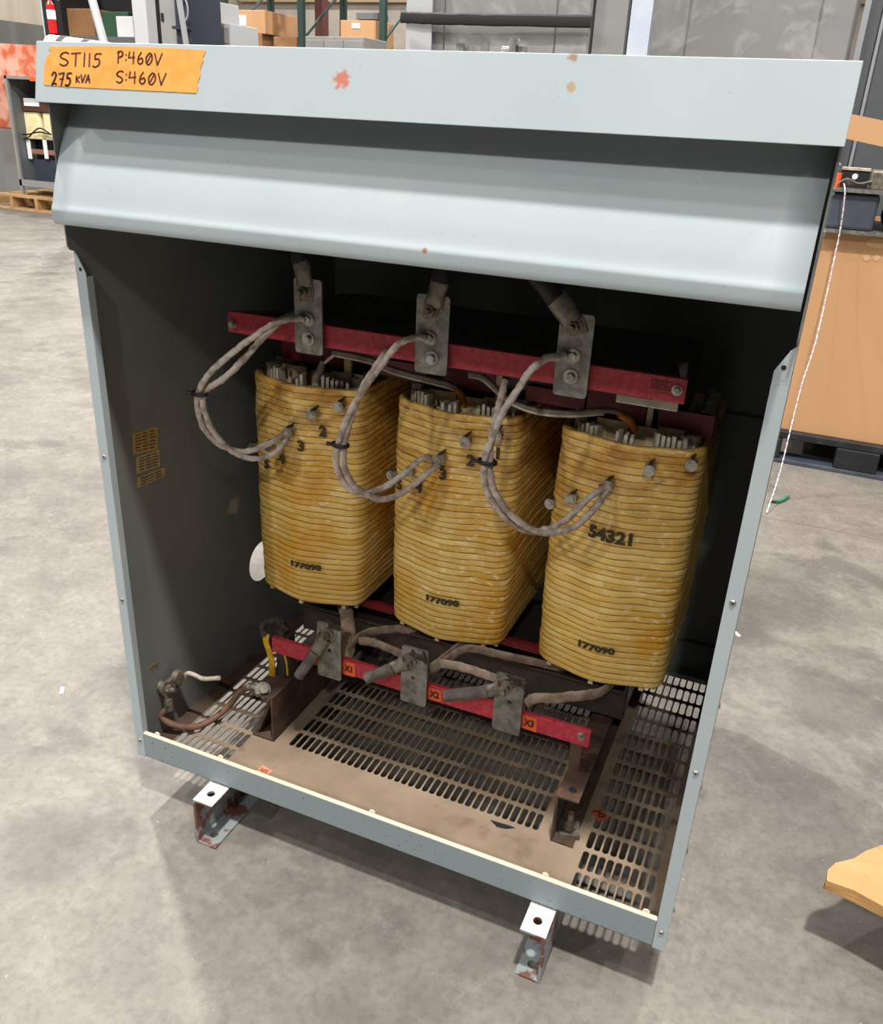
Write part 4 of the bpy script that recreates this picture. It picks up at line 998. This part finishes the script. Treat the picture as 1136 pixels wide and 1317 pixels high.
# pallet racks: uprights, beams
def rack(name, Y, depth, xs, levels, label, mu='rack_green', mbm='redbrown', top=3.6):
    r_ = thing(name, ((xs[0] + xs[-1]) / 2, Y + depth / 2, GZ), label, 'pallet rack')
    for x in xs:
        for y in (Y, Y + depth): MB().box((x - .04, y - .035, GZ), (x + .04, y + .035, top)).build('upright', mu, r_)
        mb = MB()
        for k_ in range(4): 
            za = GZ + .3 + k_ * .85; mb.cyl((x, Y, za), (x, Y + depth, za + .7), .018, n=8)
        mb.build('brace', mu, r_)
    for z in levels:
        for y in (Y, Y + depth): MB().box((xs[0], y - .03, z - .11), (xs[-1], y + .03, z - .01)).build('beam', mbm, r_)
        MB().box((xs[0], Y, z - .01), (xs[-1], Y + depth, z)).build('deck', 'cab_dark', r_)
    return r_
RY = 10.0
xl = [at(290, 30, y=RY).x, at(388, 30, y=RY).x, at(493, 30, y=RY).x]
zsh = at(318, 60, y=RY + .1).z
rack('pallet_rack', RY, 1.1, xl, [zsh, 3.3], 'green pallet rack against the far insulated wall, loaded with cartons')
o, _ = box_px('carton', 289, 337, 43, 62, RY + .06, .8, 'card_dark', 'lower brown carton of the stack of two on the far rack', 'carton', 'cartons stacked on the far rack', z0=zsh + .001)
box_px('carton', 287, 341, 13, 43, RY + .06, .8, 'card', 'upper brown carton with a white label, on top of the stack on the far rack', 'carton', 'cartons stacked on the far rack')
lx = at(312, 26, y=RY + .058); MB_ = MB().box((lx.x - .06, RY + .0555, lx.z - .06), (lx.x + .06, RY + .0575, lx.z + .06)).build('address_label', 'paper', bpy.data.objects['carton.001'])
box_px('open_carton', 352, 382, 47, 62, RY + .06, .6, 'card_dark', 'small open carton right of the two stacked cartons on the far rack', 'carton', z0=zsh + .001)
o, _ = box_px('flat_carton', 438, 484, 26, 54, RY + .06, .5, 'card', 'brown carton with a white label standing above the low grey cabinet on the far rack', 'carton', z0=zsh + .001)
lx = at(458, 33, y=RY + .058); MB().box((lx.x - .06, RY + .0555, lx.z - .03), (lx.x + .06, RY + .0575, lx.z + .03)).build('address_label', 'paper', o)
box_px('meter_box', 458, 486, 16, 25, RY + .1, .3, 'cab_dark', 'dark grey meter box on top of the carton with a white label', 'meter box')
o, e_ = box_px('low_cabinet', 393, 468, 47, 80, 9.0, .6, 'cab_grey', 'low grey three-door cabinet top in front of the far rack', 'cabinet', on_floor=True)
for k_ in range(3):
    a = e_[0] + (e_[1] - e_[0]) * k_ / 3; MB().box((a + .01, 8.985, e_[3] - .5), (a + (e_[1] - e_[0]) / 3 - .01, 9.0, e_[3] - .04)).build('door', 'cab_grey', o, bevel=.003)
o = MB().box((at(405, 20, y=12).x, 12, GZ), (at(414, 20, y=12).x, 12.2, 7)).build('steel_column', 'redbrown'); tag(o, 'red-brown building column rising between the racks', 'column')
# cabinets and machine left of the rack
o, e_ = box_px('grey_cabinet', 205, 226, -40, 60, 7.0, .7, 'cab_grey', 'tall grey cabinet with a dark latch left of the round-dial machine', 'cabinet', on_floor=True)
lx = at(208.5, 22, y=6.99); MB().box((lx.x - .012, 6.985, lx.z - .035), (lx.x + .012, 7.0, lx.z + .035)).build('latch', 'black', o)
mc = thing('dial_machine', (at(235, 30, y=6.8).x, 7.1, GZ), 'dark blue-grey machine with a round dial and a leaning grey strut', 'machine')
a, b = at(225, 30, y=6.9).x, at(246, 30, y=6.9).x
MB().box((a, 6.9, at(235, 62, y=6.9).z), (b, 7.4, at(235, -20, y=6.9).z)).build('frame', 'blue_steel', mc, bevel=.02)
MB().box((a, 6.85, at(235, 38, y=6.9).z), (b, 6.9, at(235, 34, y=6.9).z)).build('cross_bar', 'blue_steel', mc)
MB().box((a + .02, 6.92, GZ), (b - .02, 7.4, at(235, 62, y=6.9).z)).build('base', 'black', mc)
c_ = at(237, 12, y=6.88); MB().tube([c_ + Vector((math.cos(i * math.pi / 12) * .05, -.01, math.sin(i * math.pi / 12) * .1)) for i in range(25)], .008, 8).build('dial', 'post_grey', mc)
a_, b_ = at(240, 60, y=6.7), at(229, -10, y=6.7); MB().cyl(a_ + (a_ - b_) * .4, b_, .028, n=10).build('strut', 'post_grey', mc)
for px0, px1, py0, lab in ((250, 272, 0, 'taller white switch cabinet right of the dial machine'), (273, 297, 30, 'short white vented cabinet left of the stacked cartons')):
    o, e_ = box_px('white_cabinet', px0, px1, py0, 60, 7.5, .5, 'cab_white', lab, 'cabinet', 'white cabinets beside the machine', on_floor=True)
    for k_ in range(2): MB().box((e_[0] + .02, 7.49, e_[3] - .18 - .26 * k_), (e_[1] - .02, 7.5, e_[3] - .04 - .26 * k_)).build('vent_panel', 'cab_grey', o)
o, e_ = box_px('white_cabinet', 195, 204, 27, 60, 7.75, .4, 'cab_white', 'narrow white cabinet just left of the tall grey one', 'cabinet', 'white cabinets beside the machine', on_floor=True)
# gantry frame: posts, bracing strut
gf = thing('gantry_frame', (at(120, 30, y=5.4).x, 5.4, GZ), 'pale steel gantry frame with two square posts and leaning braces behind the lid', 'gantry')
for u0, u1, m_ in ((54, 66, 'post_grey'), (171, 189, 'post_grey')):
    a, b = at(u0, 25, y=5.4).x, at(u1, 25, y=5.4).x; MB().box((a, 5.4, GZ), (b, 5.52, 3.6)).build('post', m_, gf, bevel=.006)
a, b = at(188, 25, y=5.55).x, at(196, 25, y=5.55).x; MB().box((a, 5.55, GZ), (b, 5.65, 3.2)).build('post', 'black', gf)
a_, b_ = at(131, 45, y=5.5), at(117, -6, y=5.5); MB().cyl(a_ + (a_ - b_) * 3.0, b_ + (b_ - a_) * 1, .035, n=10).build('brace', 'post_grey', gf)
MB().box((at(54, 25, y=5.4).x, 5.4, 3.6), (at(196, 25, y=5.4).x, 5.65, 3.75)).build('beam', 'post_grey', gf)
ex = thing('fire_extinguisher', (at(68, 20, y=5.35).x, 5.3, at(68, 43, y=5.3).z), 'red fire extinguisher with a white label hanging beside the left gantry post', 'fire extinguisher')
c_ = at(69, 43, y=5.32); t_ = at(68, 6, y=5.32); r_ = .034
MB().cyl((c_.x, 5.32, c_.z), (c_.x, 5.32, t_.z), r_, n=24).cyl((c_.x, 5.32, t_.z), (c_.x, 5.32, t_.z + .03), r_, .014, n=24).build('cylinder', 'extinguisher', ex)
MB().cyl((c_.x, 5.32, at(69, 25, y=5.32).z), (c_.x, 5.32, at(69, 13, y=5.32).z), r_ + .001, n=24).build('label_band', 'paper', ex)
MB().cyl((c_.x, 5.32, t_.z + .03), (c_.x, 5.32, t_.z + .06), .012, n=12).box((c_.x - .03, 5.31, t_.z + .055), (c_.x + .035, 5.33, t_.z + .07)).build('valve', 'black', ex)
MB().box((at(62, 25, y=5.4).x, 5.35, c_.z - .02), (c_.x + .03, 5.40, c_.z + .25)).build('bracket', 'black', ex)
# dim shelf with cardboard, green box, white document board
sr_ = thing('storage_shelf', (at(110, 30, y=8.6).x, 8.9, GZ), 'dark storage shelf behind the gantry holding a carton and a green box', 'shelf')
a, b = at(74, 30, y=8.6).x, at(178, 30, y=8.6).x; zl = at(120, 47, y=8.6).z
MB().box((a, 8.55, zl - .08), (b, 9.3, zl)).build('deck', 'cab_dark', sr_); MB().box((a, 9.35, GZ), (b, 9.4, 3.2)).build('back_panel', 'black', sr_)
MB().box((a, 8.6, GZ), (a + .08, 9.3, 3.2)).build('upright', 'black', sr_); MB().box((b - .08, 8.6, GZ), (b, 9.3, 3.2)).build('upright', 'black', sr_)
box_px('carton', 86, 121, 11, 47, 8.7, .5, 'card_dark', 'brown carton on the dark shelf between the extinguisher and the green box', 'carton', z0=zl + .001)
box_px('green_box', 133, 166, 15, 47, 8.7, .5, 'green', 'dark green box on the shelf behind the white board', 'box', z0=zl + .001)
box_px('white_board', 150, 174, 21, 47, 8.63, .02, 'paper', 'white board leaning in front of the green box', 'board', z0=zl + .001)
# white strapped roll behind the lid
RZ = at(95, 45, y=3.6)
ro = thing('wrapped_roll', (RZ.x, 3.7, GZ), 'white wrapped roll with two black straps behind the left end of the lid', 'roll')
a, b = at(66, 52, y=3.6), at(138, 60, y=3.6); R_ = .075; zc = at(95, 45, y=3.6).z - R_
pa, pb = Vector((a.x, 3.6, zc)), Vector((b.x + .02, 3.6, zc - .035))
MB().cyl(pa, pb, R_, n=36).build('roll_body', 'white', ro)
for f0, f1 in ((.2, .3), (.6, .7)): MB().cyl(pa.lerp(pb, f0), pa.lerp(pb, f1), R_ + .003, n=36).build('strap', 'black', ro)
MB().cyl(pb, pb + (pb - pa).normalized() * .004, R_ * .7, n=24).build('hollow_end', 'black', ro)
o = MB().box((at(106, 60, y=3.6).x, 3.5, GZ), (b.x + .05, 3.7, zc - R_ - .036)).build('crate', 'wood_pallet', bevel=.004); tag(o, 'wooden crate holding up the white strapped roll', 'crate')
bpy.data.objects['crate'].location.z -= .0
# second transformer in an open cabinet on a pallet, at the left edge
LY = 6.85
def lp(u, v, y=LY): return at(u, v, y=y)
la = lp(5, 100).x; lbx = lp(84, 100).x
zt = lp(30, 98).z; zb = lp(40, 240).z
p2 = thing('wood_pallet', ((la + lbx) / 2, LY + .5, GZ), 'light wooden pallet on the concrete under the small transformer cabinet at the left', 'pallet')
ph = lp(30, 250).z
for k_ in range(6): MB().box((la - .3, LY - .12 + k_ * .2, ph - .022), (lbx + .3, LY + .0 + k_ * .2, ph)).build('deck_board', 'wood_pallet', p2)
for k_ in range(3): MB().box((la - .3, LY - .12 + k_ * .48, GZ), (lbx + .3, LY - .02 + k_ * .48, GZ + .02)).build('bottom_board', 'wood_pallet', p2)
for u in (-8, 24, 55): 
    xx = lp(u, 260).x; MB().box((xx, LY - .12, GZ + .02), (xx + .045, LY + 1.0, ph - .022)).build('stringer', 'wood_pallet', p2)
c2_ = thing('small_transformer_cabinet', ((la + lbx) / 2, LY + .4, ph), 'smaller open grey transformer cabinet with cream coils on a wooden pallet at the left edge', 'electrical cabinet')
MB().box((la, LY, ph), (la + .035, LY + .03, zt)).build('post', 'cab_grey', c2_); MB().box((lbx - .03, LY, ph), (lbx, LY + .03, zt)).build('post', 'cab_grey', c2_)
MB().box((la, LY, zt - .03), (lbx, LY + .8, zt)).build('top_panel', 'cab_grey', c2_); MB().box((la, LY, lp(40, 240).z), (lbx, LY + .03, lp(40, 232).z)).build('sill', 'cab_grey', c2_)
MB().box((la, LY + .8, ph), (lbx, LY + .81, zt)).box((la, LY + .03, ph + .1), (la + .005, LY + .8, zt - .03)).box((lbx - .005, LY + .03, ph + .1), (lbx, LY + .8, zt - .03)).build('wall_panels', 'cab_dark', c2_)
MB().box((la, LY + .03, ph + .1), (lbx, LY + .8, ph + .12)).build('floor_panel', 'cab_dark', c2_)
t2 = thing('small_transformer', ((la + lbx) / 2, LY + .4, ph + .12), 'transformer with cream cast coils and copper bars inside the smaller cabinet at the left edge', 'transformer')
yy = LY + .2
for u0, u1 in ((22, 52), (55, 85)):
    xa, xb = lp(u0, 165, yy).x, lp(u1, 165, yy).x; za, zb_ = lp(35, 178, yy).z, lp(35, 144, yy).z
    q = fillet([(xa, yy, 0), (xb, yy, 0), (xb, yy + .3, 0), (xa, yy + .3, 0)], [.05] * 4, 5)
    MB().prism([Vector((v.x, v.y, za)) for v in q], (0, 0, zb_ - za)).build('coil', 'cream_coil', t2)
xa, xb = lp(18, 135, yy).x, lp(80, 135, yy).x
MB().box((xa, yy - .02, lp(40, 143, yy).z), (xb, yy + .02, lp(40, 126, yy).z)).build('upper_clamp', 'dark_brown', t2)
MB().box((xa, yy - .03, lp(40, 197, yy).z), (xb, yy - .02, lp(40, 191, yy).z)).build('copper_bar', 'copper', t2)
MB().box((xa, yy + .1, ph + .12), (xb, yy + .25, lp(40, 178, yy).z)).build('core', 'black', t2)
MB().box((lp(46, 220, yy).x, yy - .01, ph + .12), (xb, yy + .02, lp(40, 204, yy).z)).build('lower_clamp', 'blue_steel', t2)
for u in (30, 41, 62): MB().box((lp(u - 2, 195, yy).x, yy - .04, lp(u, 204, yy).z), (lp(u + 2.5, 195, yy).x, yy - .03, lp(u, 180, yy).z)).build('terminal_tab', 'paper', t2)
MB().box((lp(33, 130, yy).x, yy - .03, lp(33, 136, yy).z), (lp(52, 130, yy).x, yy - .022, lp(33, 126, yy).z)).build('nameplate', 'paper', t2)
for dv in (0, 5): MB().tube(spline([lp(18, 171 + dv, yy - .04), lp(34, 173 + dv, yy - .06), lp(50, 170 - dv, yy - .06), lp(66, 173, yy - .04)], 6), .008, 8).build('cable', 'black', t2)
o = MB(); xa, xb = lp(-30, 70).x, lp(45, 70).x; q = fillet([(xa, LY + .1, zt + .001), (xb, LY + .1, zt + .001), (xb - .02, LY + .1, lp(30, 57).z), (xa, LY + .1, lp(30, 55).z)], [.03] * 4, 4)
o = MB().prism(q, (0, .5, 0)).build('orange_wrapped_bundle', 'orange_wrap'); tag(o, 'orange bundle in clear shrink wrap on top of the small cabinet at the left edge', 'bundle')
o = MB().box((lp(38, 100).x, LY - .003, lp(45, 104.5).z), (lp(48, 100).x, LY - .0, lp(45, 99).z)).build('orange_tag', 'orange_label', c2_)
x_ = lp(-60, 100, 7.9).x, lp(9, 100, 7.9).x
o = MB().box((x_[0], 7.9, at(5, 165, y=7.9).z), (x_[1], 8.3, at(5, 92, y=7.9).z)).build('orange_load', 'orange_wrap', bevel=.02); tag(o, 'orange shrink-wrapped load behind the small cabinet at the far left edge', 'bundle')
o = MB().box((x_[0], 7.9, GZ), (lp(13, 100, 7.9).x, 8.4, at(5, 165, y=7.9).z - .002)).build('grey_steel_box', 'cab_grey', bevel=.01); tag(o, 'grey steel box under the orange load at the far left edge', 'box')

# ================================================================== LIGHTS
def lamp(x, y, p=150, h=6.2, r=.16, c=(1, .965, .92)):
    L = bpy.data.lights.new('highbay_or_fill', 'AREA'); L.shape = 'DISK'; L.size = r * 2; L.energy = p; L.color = c
    o = bpy.data.objects.new('highbay_or_fill_lamp', L); o.location = (x, y, h); col.objects.link(o)
for (x, y, p) in ((1.35, -1.2, 460), (-4.3, -2.0, 210), (-9, -3.7, 300), (4.6, -.1, 120), (1.8, -6.5, 240), (-2.8, -6.8, 240), (6.5, -6, 60), (1.8, 4.2, 110), (-2.9, 2.3, 520), (-7.0, 3.2, 420), (-3, 8.6, 300), (2.0, 8.6, 220), (-8, 8.6, 300), (-10.5, 12.5, 300), (-4, 13, 320), (-5.2, 17, 260), (-11, 17, 200)):  # the strong far-front pair is added fill to brighten the coils
    lamp(x, y, p)
w = bpy.data.worlds.new('world'); scn.world = w; w.use_nodes = True
w.node_tree.nodes['Background'].inputs[0].default_value = (1, .97, .94, 1); w.node_tree.nodes['Background'].inputs[1].default_value = .06
scn.view_settings.view_transform = 'Standard'; scn.view_settings.look = 'None'; scn.view_settings.gamma = 1; scn.view_settings.use_curve_mapping = False
scn.view_settings.exposure = 0.1
